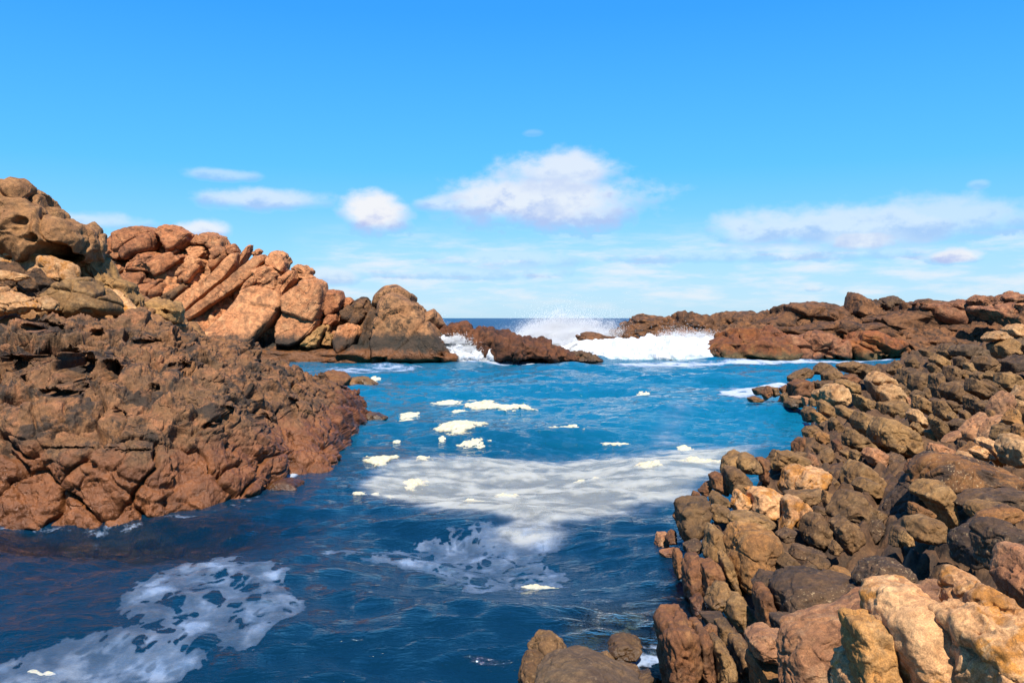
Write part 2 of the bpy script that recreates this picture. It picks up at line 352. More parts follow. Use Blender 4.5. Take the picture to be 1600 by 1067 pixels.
# ------------------------------------------------------------------ lofted rock masses: waterline-to-crest profiles, closed behind
def loft(name, cols, nu, nt, mat, disp, back=4.0, parent=None, keep=2):
    us = np.array([c[0] for c in cols], float); K = len(cols[0][1])
    pv = np.array([c[1] for c in cols], float)                      # (ncol, K, 2)
    uu = np.linspace(us[0], us[-1], nu)
    st = np.stack([np.stack([np.interp(uu, us, pv[:, k, j]) for j in (0, 1)], 1) for k in range(K)], 1)   # nu,K,2
    pts = np.stack(((uu[:, None] - CX) * st[:, :, 1] / F, st[:, :, 1], CH - (st[:, :, 0] - HY) * st[:, :, 1] / F), 2)
    first = pts[:, :1].copy(); first[:, :, 2] -= 1.3; first[:, :, 1] -= .25
    b1 = pts[:, -1:].copy(); b1[:, :, 1] += back * .5; b1[:, :, 2] -= .25 * back * .5
    b2 = b1.copy(); b2[:, :, 1] += back; b2[:, :, 2] = -1.5
    pts = np.concatenate((first, pts, b1, b2), 1)
    seg = np.linalg.norm(np.diff(pts, axis=1), axis=2).mean(0); seg[-1] *= .3; seg[-2] *= .5
    t = np.concatenate(((0,), np.cumsum(seg))); t /= t[-1]; tt = np.linspace(0, 1, nt)
    G = np.zeros((nu, nt, 3))
    for i in range(nu):
        for a in range(3): G[i, :, a] = np.interp(tt, t, pts[i, :, a])
    ker = np.exp(-.5 * (np.arange(-9, 10) / 4.) ** 2); ker /= ker.sum()
    pad = np.concatenate((np.repeat(G[:, :1], 9, 1), G, np.repeat(G[:, -1:], 9, 1)), 1)
    G = sum(ker[k] * pad[:, k:k + nt] for k in range(19))
    wu = max(3, nu // 60); ker = np.exp(-.5 * (np.arange(-3 * wu, 3 * wu + 1) / wu) ** 2); ker /= ker.sum(); n = 3 * wu
    pad = np.concatenate((np.repeat(G[:1], n, 0), G, np.repeat(G[-1:], n, 0)), 0)
    G = sum(ker[k] * pad[k:k + nu] for k in range(2 * n + 1))
    idx = np.arange(nu * nt).reshape(nu, nt)
    Q = np.stack((idx[:-1, :-1], idx[1:, :-1], idx[1:, 1:], idx[:-1, 1:]), 2).reshape(-1, 4)
    V = G.reshape(-1, 3).astype(np.float32)
    Tq = np.concatenate((Q[:, :3], Q[:, [0, 2, 3]]))
    V0 = V.copy()
    for k, f in enumerate(disp):
        if k < keep: N = vnormals(V, Tq)
        V = f(V, N)
    return mesh_obj(name, V, Q, MAT[mat], parent)
def grow(amp, fn):
    return lambda V, N: V + N * (amp * fn(V))[:, None]

# ------------------------------------------------------------------ right shore: bedrock ground under the boulders
CTL = [(1170, 628, 47.3), (1232, 640, 43.8), (1250, 690, 32.6), (1130, 725, 20.3), (1060, 800, 16.6), (1070, 960, 13.4), (1085, 965, 10.2), (1040, 1040, 10.4),
       (820, 1060, 9.1), (850, 1010, 9.5), (890, 1050, 8.2), (960, 1040, 10.4), (1250, 1000, 7.6), (1430, 960, 6.3), (1560, 960, 5.9), (1590, 900, 7.4), (1300, 950, 10.6), (1330, 880, 13),
       (1200, 870, 14), (1140, 840, 15.2), (1200, 760, 18.6), (1300, 780, 17), (1300, 690, 24), (1350, 650, 27), (1390, 610, 30.5), (1400, 700, 22), (1300, 620, 36),
       (1450, 640, 29), (1450, 700, 23), (1500, 690, 20), (1450, 760, 15.5), (1500, 720, 17), (1580, 700, 16), (1590, 640, 22), (1550, 780, 13), (1430, 830, 12.8),
       (1570, 850, 9.5), (1480, 870, 10.3), (1450, 580, 44), (1550, 580, 42), (1590, 540, 51), (1590, 515, 56), (1400, 560, 50), (1350, 590, 46), (1260, 600, 46), (1290, 575, 48), (1700, 640, 22), (1700, 560, 45), (1700, 760, 14), (1750, 900, 8)]
CW = np.array([P(*c) for c in CTL])
EXT = np.array([(0, 7, .9), (0, 3, 2.1), (0, 0, 2.85), (6, 2, 2.9), (12, 4, 3.2), (-3, 2, 1.2), (-2, 6, -.4), (8, -6, 3.2), (-2, -6, 2.6), (22, 12, 4.0), (40, 30, 5), (45, 55, 5), (20, 0, 4)])
CW = np.concatenate((CW, EXT))
SHORE = np.array([(60, 64), (40, 63), (27, 59), (18.4, 52.5), (15.3, 49.5), (12.4, 48), (12.0, 45.5), (13.4, 43.5), (12.9, 38), (10.7, 32.5), (9.3, 29), (7.2, 24), (5.1, 20.5),
                  (3.4, 17.5), (2.95, 15), (2.65, 13), (2.3, 11.6), (1.9, 10.6), (.6, 10.1), (-.1, 9.4), (-.4, 7), (-1.5, 4.5), (-5, 1), (-9, -10), (60, -10)], float)
def inpoly(x, y, pg):
    r = np.zeros(x.shape, bool); j = len(pg) - 1
    for i in range(len(pg)):
        xi, yi = pg[i]; xj, yj = pg[j]
        if yi != yj: r ^= ((yi > y) != (yj > y)) & (x < (xj - xi) * (y - yi) / (yj - yi) + xi)
        j = i
    return r
def sdist(x, y, pg):
    d = np.full(x.shape, 1e9)
    for i in range(len(pg)):
        a = pg[i]; e = pg[(i + 1) % len(pg)] - a; L = (e ** 2).sum() + 1e-12
        t = np.clip(((x - a[0]) * e[0] + (y - a[1]) * e[1]) / L, 0, 1)
        d = np.minimum(d, (x - a[0] - t * e[0]) ** 2 + (y - a[1] - t * e[1]) ** 2)
    d = np.sqrt(d); return np.where(inpoly(x, y, pg), d, -d)
def shore_z(x, y):
    w = 0; z = 0
    for cx, cy, cz in CW:
        k = 1 / (((x - cx) ** 2 + (y - cy) ** 2) / (1 + .02 * cy * cy) + .05) ** 1.6
        w = w + k; z = z + k * cz
    return z / w
def grid_ground():
    ys = np.concatenate((np.arange(-8, 4, .5), 4 + np.cumsum(np.linspace(.035, .16, 620))))
    ys = ys[ys < 66]; s = np.linspace(0, 1, 420)
    X = (-3 - .02 * np.abs(ys))[:, None] + s[None] * (12 + .78 * np.abs(ys) + 3)[:, None]; Y = np.repeat(ys[:, None], len(s), 1)
    x, y = X.ravel(), Y.ravel(); z = shore_z(x, y); sd = sdist(x, y, SHORE) + .35 * fbm(np.stack((x * .8, y * .8, 0 * x), 1), 3)
    p3 = np.stack((x, y, z * 1.5), 1)
    f1, f2, _ = worley(p3 * 1.25 + .35 * fbm(p3 * .9, 2)[:, None]); g1, g2, _ = worley(p3 * 2.9 + 7 + .3 * fbm(p3 * 2, 2)[:, None])
    blk = .34 * sst(f2 - f1, 0, .55) + .13 * sst(g2 - g1, 0, .5) + .12 * fbm(p3 * 1.1, 4)
    zz = z - .72 + blk - .35 * sst(y, 33, 42)
    t = sst(sd, -.25, .55); zz = (1 - t) * (-1.6) + t * zz
    zz = np.minimum(zz, np.where(y < 9, 4.5 - .44 * np.maximum(y, 0) - .25, 1e9))
    n, m = X.shape; idx = np.arange(n * m).reshape(n, m)
    Q = np.stack((idx[:-1, :-1], idx[:-1, 1:], idx[1:, 1:], idx[1:, :-1]), 2).reshape(-1, 4)
    return mesh_obj('rocky_ground', np.stack((x, y, zz), 1), Q, MAT['bed_shaded'])
setp(grid_ground(), 'brown bedrock between the boulders of the near shore, coloured darker as crevice shade', None, None, 'structure')

G_CL = 'boulders of the brown rock pile by the inlet'
G_ED = 'boulders along the inlet edge'
G_WALL = 'blocks of the shaded brown rock wall'
G_FORE = 'pale boulders beside the camera'
G_COL = 'upright weathered ribs above the water'
G_WET = 'wet stones in the clear shallows'
G_HOL = 'dark rocks around the rock hollow'
BOULDERS = [
# crop, outline, distance, material, label, group, extra
('A', '480,590 560,540 690,505 730,520 720,600 600,630 490,640', 47, 'brown', 'brown block on top left shoulder of the pile beside the surf', G_CL),
('A', '740,540 780,480 850,450 930,470 980,510 960,560 860,570 750,560', 47.3, 'brown', 'tan brown crown block of the low pile, first behind its left shoulder', G_CL),
('A', '830,570 960,500 1040,540 1040,620 960,640 830,630', 46.2, 'brown', 'blunt brown block under the crown of the low pile', G_CL),
('A', '1000,480 1100,450 1190,435 1260,480 1250,560 1100,560 1040,540', 48, 'brown', 'highest dark brown block of the low pile against blue channel water', G_CL),
('A', '1200,520 1270,460 1380,480 1420,540 1330,600 1230,610', 47.5, 'brown', 'brown block closing the low pile just behind the palest pointed boulder', G_CL),
('A', '480,660 600,625 730,640 740,740 650,800 490,790', 45.5, 'rust', 'big reddish brown block at the foot of the low pile', G_CL),
('A', '740,640 860,630 980,640 960,690 840,720 750,720', 45, 'brown', 'flat brown block wedged in the middle of the low pile', G_CL),
('A', '980,650 1100,620 1220,680 1230,770 1120,760 1080,690', 43, 'tan', 'smooth tan brown boulder behind the pale dome with stained flank', G_CL),
('A', '1040,600 1160,570 1220,620 1180,660 1060,640', 45, 'rust', 'small reddish block above the smooth tan brown boulder', G_CL),
('A', '200,760 270,690 300,700 310,790 240,830', 46.8, 'rust', 'squat reddish rock in the white wash at the pile tip', G_CL),
('A', '290,700 370,700 390,770 330,800 300,790', 47, 'brown', 'upright brown rock next to the squat reddish one in the wash', G_CL),
('A', '60,810 130,795 220,830 200,860 80,860', 45.8, 'ochre', 'low ochre rock barely above water, outermost of the pile', G_CL),
('A', '110,720 200,700 270,690 210,770 130,780', 48, 'dark', 'flat dark rock awash behind the outermost ochre rock', G_CL),
('A', '390,710 480,680 480,750 400,760', 46.5, 'rust', 'small red brown rock joining the wash rocks to the pile', G_CL),
('A', '400,790 470,760 480,850 410,860', 45.6, 'brown', 'narrow brown rock standing in water under the big reddish block', G_CL),
('A', '440,860 500,820 620,830 630,900 540,920 450,910', 43, 'brown', 'rounded brown rock at the waterline in the little cove', G_CL),
('A', '490,800 610,785 620,820 500,825', 43.8, 'pink', 'flat pinkish slab lying over the rounded waterline rock', G_CL),
('A', '620,800 690,810 690,870 640,890', 42, 'pink', 'small pink brown rock between waterline rock and pale boulder', G_CL),
('A', '690,830 740,810 770,860 760,900 690,890', 40, 'tan', 'small tan knob below the small cream boulder', G_CL),
('A', '725,770 770,725 840,720 850,790 800,830 740,810', 36.5, 'pale', 'small cream boulder leaning on the pale dome', G_ED),
('A', '840,740 900,690 1000,670 1080,700 1120,770 1130,850 1040,890 930,890 830,830', 35.5, 'pale', 'pale dome shaped boulder with dark stained flank', G_ED),
('A', '1290,630 1340,570 1410,540 1500,560 1570,620 1600,680 1500,695 1420,705 1340,690', 32.3, 'pale', 'palest pointed boulder at the very top of the stacked pile', G_ED),
('B', '60,740 100,690 200,675 300,710 350,790 320,850 200,870 110,860', 31.4, 'pale', 'pale yellowish boulder directly under the palest pointed one', G_ED),
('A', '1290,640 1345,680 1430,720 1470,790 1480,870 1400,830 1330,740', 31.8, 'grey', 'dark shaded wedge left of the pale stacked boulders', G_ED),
('B', '120,880 240,860 340,850 385,920 380,1000 300,1040 160,1030 110,980', 30.3, 'tan', 'tan boulder at the bottom of the pale three boulder stack', G_ED),
('B', '340,800 400,810 440,880 440,930 390,930 360,880', 31, 'pink', 'pink tan sliver on the landward side of the pale stack', G_ED),
('A', '1160,780 1300,820 1460,900 1440,1000 1300,960 1180,880', 31.5, 'tan', 'sloping tan slab between pale dome and pale stack', G_ED),
('A', '790,850 840,840 930,900 980,950 960,1010 900,1020 780,950', 32, 'tan', 'oblong tan boulder slanting down under the pale dome', G_ED),
('A', '980,910 1050,890 1150,930 1240,960 1230,1020 1100,1040 1000,990', 30, 'tan', 'curled tan boulder at the upper end of the long cracked slab', G_ED),
('A', '620,960 680,900 760,900 770,960 700,1060 630,1060', 33, 'brown', 'brown boulder dropping to the water at the cove mouth', G_ED),
('A', '720,960 780,950 880,1020 900,1090 800,1090 730,1050', 31.5, 'ochre', 'ochre brown boulder behind the brown cove mouth boulder', G_ED),
('C', '370,360 420,305 520,310 550,360 500,440 380,430', 27, 'tan', 'smooth rounded tan boulder above the red wedge at the water', G_ED),
('C', '255,600 290,480 340,430 470,430 440,520 350,580', 26, 'rust', 'red wedge of rock running down into the blue water', G_ED),
('C', '500,400 570,360 630,390 620,460 560,490 490,440', 25.6, 'ochre', 'knobbly ochre rock beside the smooth rounded tan boulder', G_ED),
('C', '470,530 520,480 590,530 560,580 490,580', 24.8, 'brown', 'small brown cobble below the knobbly ochre rock', G_ED),
('C', '650,260 690,220 750,250 780,330 720,380 660,350', 27.5, 'tan', 'tan block with a square top in the middle of the jumble', G_ED),
('C', '540,300 640,260 670,340 640,390 560,360', 28.5, 'brown', 'brown rock between smooth tan boulder and square topped block', G_ED),
('C', '900,250 960,170 1100,200 1120,330 1110,450 1000,420 930,330', 25.6, 'tan', 'upper piece of the long tan slab split by a crack', G_ED),
('C', '1105,330 1200,240 1350,280 1500,340 1550,420 1540,560 1450,620 1330,590 1120,470', 24.4, 'tan', 'largest tan slab, smooth faced, lower piece below the crack', G_ED),
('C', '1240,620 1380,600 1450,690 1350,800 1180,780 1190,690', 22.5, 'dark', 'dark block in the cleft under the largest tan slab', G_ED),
('C', '800,420 860,350 950,390 1040,470 1130,530 1080,590 960,560 810,500', 24.2, 'tan', 'long tan boulder lying parallel beneath the largest slab', G_ED),
('C', '1010,600 1080,540 1180,545 1235,600 1210,680 1160,740 1060,680', 22.3, 'pink', 'pinkish egg shaped boulder with an ochre tip', G_ED),
('C', '870,570 920,555 970,600 950,660 880,670 860,620', 23, 'tan', 'small tan cobble just left of the pinkish egg boulder', G_ED),
('C', '760,570 860,560 870,650 800,650', 23.4, 'tan', 'small squarish cobble left of the small tan one', G_ED),
('C', '520,640 580,570 660,540 680,620 600,690 530,690', 23.6, 'brown', 'angular brown rock slanting across the jumble', G_ED),
('C', '400,650 450,600 510,620 520,690 470,720 410,700', 22.4, 'pink', 'pinkish brown cobble at the end of the pointed tan boulder', G_ED),
('C', '30,690 60,620 95,565 160,590 220,590 350,640 420,720 300,735 160,740 60,750', 21, 'tan', 'long tan boulder with a sharp pointed tip by the water', G_ED),
('C', '260,610 330,575 400,590 420,640 390,690 330,640', 22.7, 'brown', 'brown rock behind the long pointed boulder', G_ED),
('C', '130,900 180,760 260,720 350,715 360,760 300,850 240,960 150,980', 19.3, 'peach', 'narrow left half of the pale boulder split in two', G_ED),
('C', '270,930 380,760 520,740 630,780 620,880 550,940 400,980 290,970', 19, 'peach', 'broad right half of the pale split boulder', G_ED),
('C', '800,850 850,760 940,690 1050,740 1160,840 1230,1000 1150,1060 920,1000 790,930', 19.2, 'tan', 'big humped brown boulder above the rounded brown one', G_ED),
('F', '910,120 1000,50 1120,80 1230,190 1190,250 1060,240 960,180', 18, 'tan', 'flattened lower lip of the big humped boulder pile', G_ED),
('C', '640,780 760,750 800,800 740,870 650,850', 20.4, 'brown', 'brown block tucked behind the pale split boulder', G_ED),
('C', '600,900 700,850 740,900 720,970 620,970', 19.6, 'brown', 'brown rock with a dark hollow, beside the split boulder', G_ED),
('C', '680,470 740,450 760,570 720,620 680,560', 24, 'rust', 'thin reddish upright rock amid the jumble', G_ED),
('C', '720,640 790,650 800,710 730,710', 22.8, 'brown', 'tiny brown cobble below the squarish cobble', G_ED),
('E', '725,290 750,180 820,120 880,105 950,150 920,220 880,290 740,330', 20.2, 'tan', 'tan boulder topping the point over the foam', G_ED),
('E', '880,220 930,150 1000,125 1060,150 1115,230 1110,300 1000,330 900,280', 19.8, 'tan', 'second tan boulder on the point, overhanging a black gap', G_ED),
('E', '1090,180 1150,170 1210,195 1190,300 1170,430 1115,390 1120,280', 20.1, 'rust', 'thin orange tooth of rock hanging in the black gap', G_ED),
('E', '750,300 800,270 890,290 980,370 1010,420 930,500 870,560 790,520 750,400', 18.8, 'brown', 'pointed brown slab leaning below the point boulders', G_ED),
('E', '600,350 660,325 750,340 780,460 770,550 690,520 610,470', 19.2, 'rust', 'reddish boulder against the foam below the point', G_ED),
('E', '490,510 550,440 600,420 610,510 540,570', 19.5, 'rust', 'dark red wedge stepping down beside the reddish boulder', G_ED),
('E', '410,560 430,515 480,530 500,590 430,600', 18.6, 'rust', 'small red knob sticking out over the foam', G_ED),
('E', '600,570 650,530 720,560 800,620 790,680 680,670 600,640', 17.4, 'tan', 'domed tan boulder above the weathered square one', G_ED),
('E', '600,700 660,660 780,690 800,740 780,830 660,840 600,790', 16.8, 'tan', 'square weathered boulder under the domed tan boulder', G_ED),
('E', '830,650 880,520 910,515 1010,600 1020,660 940,720 840,710', 17.2, 'peach', 'pale pear shaped boulder with a pointed top', G_ED),
('E', '1020,700 1040,530 1090,490 1260,500 1350,560 1340,660 1260,760 1200,790 1080,740', 16.9, 'peach', 'broad pale boulder right of the pear shaped one', G_ED),
('E', '1310,620 1350,570 1420,680 1390,780 1330,800 1310,700', 17, 'peach', 'drooping pale lobe at the end of the broad pale boulder', G_ED),
('E', '960,490 1000,465 1060,480 1040,560 1010,570', 17.9, 'peach', 'small pale knob above the pear shaped boulder', G_ED),
('E', '260,680 300,630 400,590 560,610 580,690 520,780 460,960 400,1020 310,1000 290,840', 16.3, 'brown', 'large brown boulder at the corner over dark water', G_ED),
('E', '215,780 250,720 290,750 300,840 260,850', 16.7, 'rust', 'small rusty lump stuck to the corner boulder', G_ED),
('E', '820,790 860,740 1000,730 1150,770 1240,860 1200,900 1000,890 900,890 840,850', 15.7, 'tan', 'slab with a black stained edge above the ochre giant', G_ED),
('H', '800,220 870,80 960,20 1080,15 1200,60 1300,150 1310,350 1240,450 1130,490 980,640 880,620 800,420', 14, 'ochre', 'giant ochre boulder tapering down to a narrow foot', G_ED),
('H', '540,300 590,60 630,20 720,80 780,130 770,280 700,380 620,370 560,340', 14.7, 'tan', 'tall tan slab standing left of the ochre giant', G_ED),
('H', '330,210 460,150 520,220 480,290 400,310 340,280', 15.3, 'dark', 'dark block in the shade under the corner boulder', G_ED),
('H', '30,200 60,90 140,80 160,200 60,240', 16.9, 'pink', 'pale pink stone at the waterline, farthest out', G_COL),
('H', '140,140 200,60 245,80 245,190 150,200', 16.5, 'rust', 'orange stone wedged behind the pale pink one', G_COL),
('H', '80,275 230,245 235,335 100,325', 16.1, 'pink', 'flat pink stone just above the water', G_COL),
('H', '215,330 240,260 310,270 315,510 240,535 215,420', 14.9, 'rust', 'slim orange rib rising from the water', G_COL),
('H', '325,410 380,335 490,320 500,450 480,640 390,810 330,720', 13.8, 'rust', 'long red rib below the dark shaded block', G_COL),
('H', '490,400 620,370 700,440 730,560 630,680 560,800 500,700', 13.5, 'rust', 'broad red brown rib left of the ochre giant', G_COL),
('H', '565,790 620,690 690,605 770,620 790,690 740,790 680,890 600,870', 12.7, 'tan', 'pitted tan lump in front of the red ribs', G_COL),
('H', '760,800 850,735 940,750 990,850 1080,960 1090,1090 850,1090 760,930', 12.3, 'tan', 'hunched tan brown boulder below the giant ochre foot', G_COL),
('H', '400,790 510,730 540,850 500,1000 420,990', 13.1, 'rust', 'lower end of the long red rib, wet with spray', G_COL),
('H', '700,330 770,300 840,470 900,660 880,750 790,620 720,480', 13.7, 'tan', 'thin slanting slab against the giant ochre boulder', G_COL),
('F', '140,590 210,430 200,290 260,240 350,280 330,380 250,480 170,610', 16.2, 'peach', 'first pale finger of rock beside the broad pale boulder', G_ED),
('F', '290,560 310,420 380,310 440,370 420,430 340,550', 16, 'peach', 'second pale finger with a pointed head', G_ED),
('F', '210,200 320,190 500,190 560,170 550,260 460,320 360,300 240,230', 17.9, 'brown', 'brown ledge under the pale split boulder', G_ED),
('F', '565,270 590,180 665,205 640,290 590,345', 17.1, 'ochre', 'small orange upright stone in the dark gap', G_HOL),
('F', '470,400 510,340 600,360 615,420 550,430', 16.1, 'brown', 'small blunt cap on the long brown slab', G_HOL),
('F', '370,640 440,480 520,430 620,460 670,600 650,730 520,750 400,730', 15.4, 'brown', 'long brown slab sloping down into the hollow', G_HOL),
('F', '250,850 300,750 420,770 570,830 490,890 330,890', 14.5, 'dark', 'dark purple slab on the hollow rim', G_HOL),
('F', '660,420 740,290 860,190 980,200 1090,340 1070,420 980,545 860,480 720,460', 15.8, 'brown', 'rounded brown boulder in the middle of the hollow slope', G_HOL),
('F', '680,520 820,465 960,560 975,650 880,730 800,820 720,690', 15, 'brown', 'brown boulder directly under the rounded one', G_HOL),
('F', '640,780 700,705 765,790 700,845 650,840', 14.5, 'brown', 'small pointed cobble above the brown pool', G_HOL),
('F', '1095,430 1160,385 1225,430 1190,485 1120,475', 15.5, 'brown', 'fist like cobble beside the dark diagonal rib', G_HOL),
('F', '1000,560 1090,470 1200,480 1160,590 1040,700', 15.2, 'dark', 'dark rock lying along the lower side of the diagonal rib', G_HOL),
('F', '100,630 200,570 280,600 250,690 130,710', 15.1, 'dark', 'dark stone below the two pale fingers', G_HOL),
('I', '240,130 330,25 380,60 465,160 420,245 320,225', 13.3, 'tan', 'orange brown knob right of the ochre giant', G_HOL),
('I', '505,175 570,125 640,180 600,245 520,230', 13, 'brown', 'rounded cobble among the knobs by the pool', G_HOL),
('I', '570,110 690,45 765,100 745,200 640,240', 13.5, 'brown', 'knob behind the rounded cobble by the pool', G_HOL),
('I', '785,240 860,178 960,200 1015,270 950,335 820,320', 12.7, 'ochre', 'orange cobble at the near edge of the brown pool', G_HOL),
('I', '225,400 330,310 500,250 780,300 1000,330 1120,400 1050,520 900,660 700,720 500,760 260,700 225,540', 11.4, 'dark', 'broad dark ledge spotted with pale barnacles', G_HOL),
('I', '-10,330 80,220 230,255 280,340 140,400 40,450', 12.1, 'dark', 'blackish rock between the ochre giant and the dark ledge', G_HOL),
('I', '1090,340 1250,150 1400,95 1570,130 1620,300 1500,470 1300,500 1150,440', 11.1, 'dark', 'dark rock mass behind the pink slab', G_HOL),
('I', '0,440 60,360 150,390 200,640 120,780 20,760', 11.6, 'rust', 'reddish rock below the blackish one in the cleft', G_HOL),
('I', '180,690 300,680 520,730 540,800 380,880 220,880', 10.6, 'dark', 'dark cobbled shelf below the barnacled ledge', G_HOL),
('G', '430,320 520,220 620,130 690,150 580,300 430,500 270,690 100,870 -20,970 -20,850 190,620', 16, 'dark', 'long dark red rib running diagonally down to the pool', G_HOL),
('G', '500,400 640,160 780,85 920,100 1180,130 1400,200 1500,250 1560,340 1480,450 1200,490 1000,540 860,430 640,340', 14.6, 'lichen', 'great orange boulder crusted with pale lichen specks', G_FORE),
('G', '480,450 620,345 800,350 870,420 860,560 840,800 780,770 740,650 620,490', 13.3, 'tan', 'tan face under the lichen crusted boulder, arched over a dark hole', G_FORE),
('G', '380,850 440,735 640,715 750,760 730,970 500,980 390,930', 12.3, 'tan', 'square orange brown block below the arched face', G_FORE),
('G', '410,690 440,580 500,585 650,690 600,735 440,735', 12.9, 'ochre', 'ochre wedge resting on the square orange brown block', G_FORE),
('G', '1015,620 1080,555 1240,555 1420,565 1450,610 1260,695 1080,750 1020,680', 11.7, 'tan', 'smooth orange and grey loaf of rock over a black recess', G_FORE),
('G', '1080,830 1240,690 1480,610 1560,660 1400,770 1200,850', 11.2, 'lichen', 'lichen speckled ramp below the smooth loaf', G_FORE),
('G', '1190,950 1220,860 1260,800 1400,768 1540,790 1580,860 1570,1000 1560,1230 1400,1330 1180,1230', 8.9, 'dark', 'dark grey upright block dotted with lichen', G_FORE),
('G', '890,990 1020,870 1220,825 1190,950 1160,1230 900,1230', 10.1, 'dark', 'smooth purple brown rock left of the dotted dark block', G_FORE),
('G', '210,1010 280,825 365,815 375,900 300,1020', 12, 'brown', 'small brown upright left of the square block', G_HOL),
('G', '310,970 370,870 440,930 440,1010 350,1020', 11.8, 'tan', 'orange brown cobble at the foot of the square block', G_HOL),
('G', '940,560 1200,475 1400,440 1680,430 1680,640 1480,600 1240,560 1040,600', 12.9, 'dark', 'dark bench of rock under the lichen crusted boulder', G_FORE),
('G', '910,80 960,38 1060,55 1190,130 1100,150 1000,140 930,110', 16.6, 'peach', 'pale ridge shaped boulder on the rear of the lichen crusted one', G_FORE),
('D', '770,580 900,460 1060,365 1075,430 1000,560 880,665 800,665', 20, 'pink', 'long smooth pink boulder slanting uphill', G_FORE),
('D', '1000,690 1060,570 1140,440 1290,390 1330,420 1190,530 1140,650 1060,690', 19, 'pink', 'knobbly pink rib parallel to the long smooth boulder', G_FORE),
('D', '1120,350 1150,300 1220,200 1380,115 1390,180 1360,360 1250,390 1150,400', 21, 'pink', 'pink slab rising at the head of the pink rib', G_FORE),
('D', '1055,450 1120,310 1165,320 1145,420 1090,510', 20.5, 'ochre', 'thin yellowish sliver between two pink rocks', G_FORE),
('D', '1290,440 1440,305 1475,380 1465,490 1380,505', 18.6, 'ochre', 'yellow ochre wedge near the upper right boulders', G_FORE),
('D', '1150,640 1220,520 1310,485 1405,520 1350,670 1290,695 1200,690', 17.7, 'tan', 'rounded brown boulder with a shaded front below the ochre wedge', G_FORE),
('D', '1000,680 1100,655 1285,705 1280,830 1240,950 1100,850 1010,750', 16.9, 'peach', 'orange block next to the cream boulder', G_FORE),
('D', '1285,740 1370,630 1524,615 1620,700 1620,900 1500,975 1340,965 1285,890', 15.6, 'pale', 'large cream boulder standing near the orange block', G_FORE),
('D', '900,800 1010,750 1090,815 1160,900 1020,900 930,840', 16.4, 'peach', 'pale pinkish boulder in front of the orange block', G_FORE),
('D', '770,810 920,695 995,740 960,790 860,820', 16.9, 'ochre', 'low orange boulder left of the pale pinkish one', G_FORE),
('D', '475,360 490,210 590,195 625,300 595,425 490,420', 25, 'tan', 'upright tan post like stone against the brown wall', G_WALL),
('D', '625,380 690,335 725,400 685,445 640,430', 24, 'tan', 'small round stone beside the upright post like one', G_WALL),
('D', '425,430 480,395 580,470 610,600 545,670 470,570', 22.2, 'tan', 'ochre tan boulder below the upright stone', G_WALL),
('D', '145,350 200,305 280,312 335,400 355,510 260,465 190,425', 25.2, 'pale', 'whitish pink boulder beside the largest tan slab', G_ED),
('D', '185,510 250,465 335,560 315,605 230,595', 24.2, 'tan', 'tan cobble under the whitish pink boulder', G_ED),
('D', '345,570 430,535 485,610 445,670 380,650', 22.7, 'tan', 'tan cobble right of the largest tan slab', G_ED),
('D', '205,300 250,145 320,155 400,230 445,345 350,360 280,310', 27.8, 'tan', 'craggy brown boulder behind the whitish pink one', G_WALL),
('D', '630,470 760,415 850,415 850,510 740,570 640,540', 22.2, 'brown', 'brown hump below the small round stone', G_WALL),
('D', '400,800 430,715 560,735 700,800 690,860 560,860', 17.7, 'pink', 'low pink boulder lying in front of the brown hump', G_FORE),
('D', '560,690 640,615 765,565 760,630 640,670', 19.1, 'pink', 'slim pink stone at the foot of the long smooth boulder', G_FORE),
('D', '1390,620 1420,495 1505,480 1540,600 1440,640', 17.3, 'ochre', 'orange stone behind the cream boulder', G_FORE),
('D', '1380,130 1460,78 1524,30 1620,50 1620,190 1524,200 1430,190', 23, 'pale', 'yellowish cream boulder high on the slope by the brown wall', G_FORE),
('D', '1400,240 1440,185 1524,205 1620,250 1620,340 1480,300', 22, 'pale', 'cream boulder just below the yellowish one', G_FORE),
('D', '735,780 760,675 855,685 835,745 770,800', 17.4, 'brown', 'small grey brown stone at the pink boulder end', G_FORE),
('D', '1470,340 1524,265 1620,310 1620,450 1520,470', 20, 'ochre', 'ochre block under the cream boulders', G_FORE),
('D', '130,1040 200,925 330,905 470,875 390,990 250,1090 150,1090', 16.1, 'rust', 'furrowed reddish rock left of the lichen crusted boulder', G_HOL),
('B', '395,680 420,590 500,550 590,570 615,660 560,735 470,745 405,735', 40, 'brown', 'round brown boulder at the end of the wall', G_WALL),
('B', '265,610 320,515 455,505 415,600 390,695 290,690', 41, 'brown', 'flat faced block left of the round wall boulder', G_WALL),
('B', '635,700 660,585 745,565 745,660 725,770 650,810', 38, 'brown', 'tall narrow block right of the round wall boulder', G_WALL),
('B', '755,610 800,495 865,485 945,540 885,605 855,645 770,650', 40, 'brown', 'slanting block above the wide wall slab', G_WALL),
('B', '935,580 1000,525 1055,560 1045,615 950,610', 40, 'tan', 'small tan block in the top course of the wall', G_WALL),
('B', '760,730 820,665 995,655 1005,740 985,870 900,850 790,810', 35, 'brown', 'wide smooth slab in the middle of the wall', G_WALL),
('B', '1050,570 1130,540 1215,570 1195,650 1100,640 1050,610', 37, 'brown', 'oblong block between small tan block and tan gable block', G_WALL),
('B', '1020,700 1060,625 1180,665 1295,740 1325,810 1220,840 1110,790 1015,745', 33, 'brown', 'long overhanging block above a black slot', G_WALL),
('B', '1205,580 1280,535 1345,570 1335,670 1260,640', 36, 'tan', 'tan gable shaped block on the wall', G_WALL),
('B', '1325,650 1370,565 1475,555 1555,630 1545,730 1440,750 1345,700', 34, 'tan', 'big rounded block right of the gable shaped one', G_WALL),
('B', '1175,650 1220,625 1330,695 1410,775 1360,770 1260,720', 33, 'brown', 'thin ledge under the gable shaped block', G_WALL),
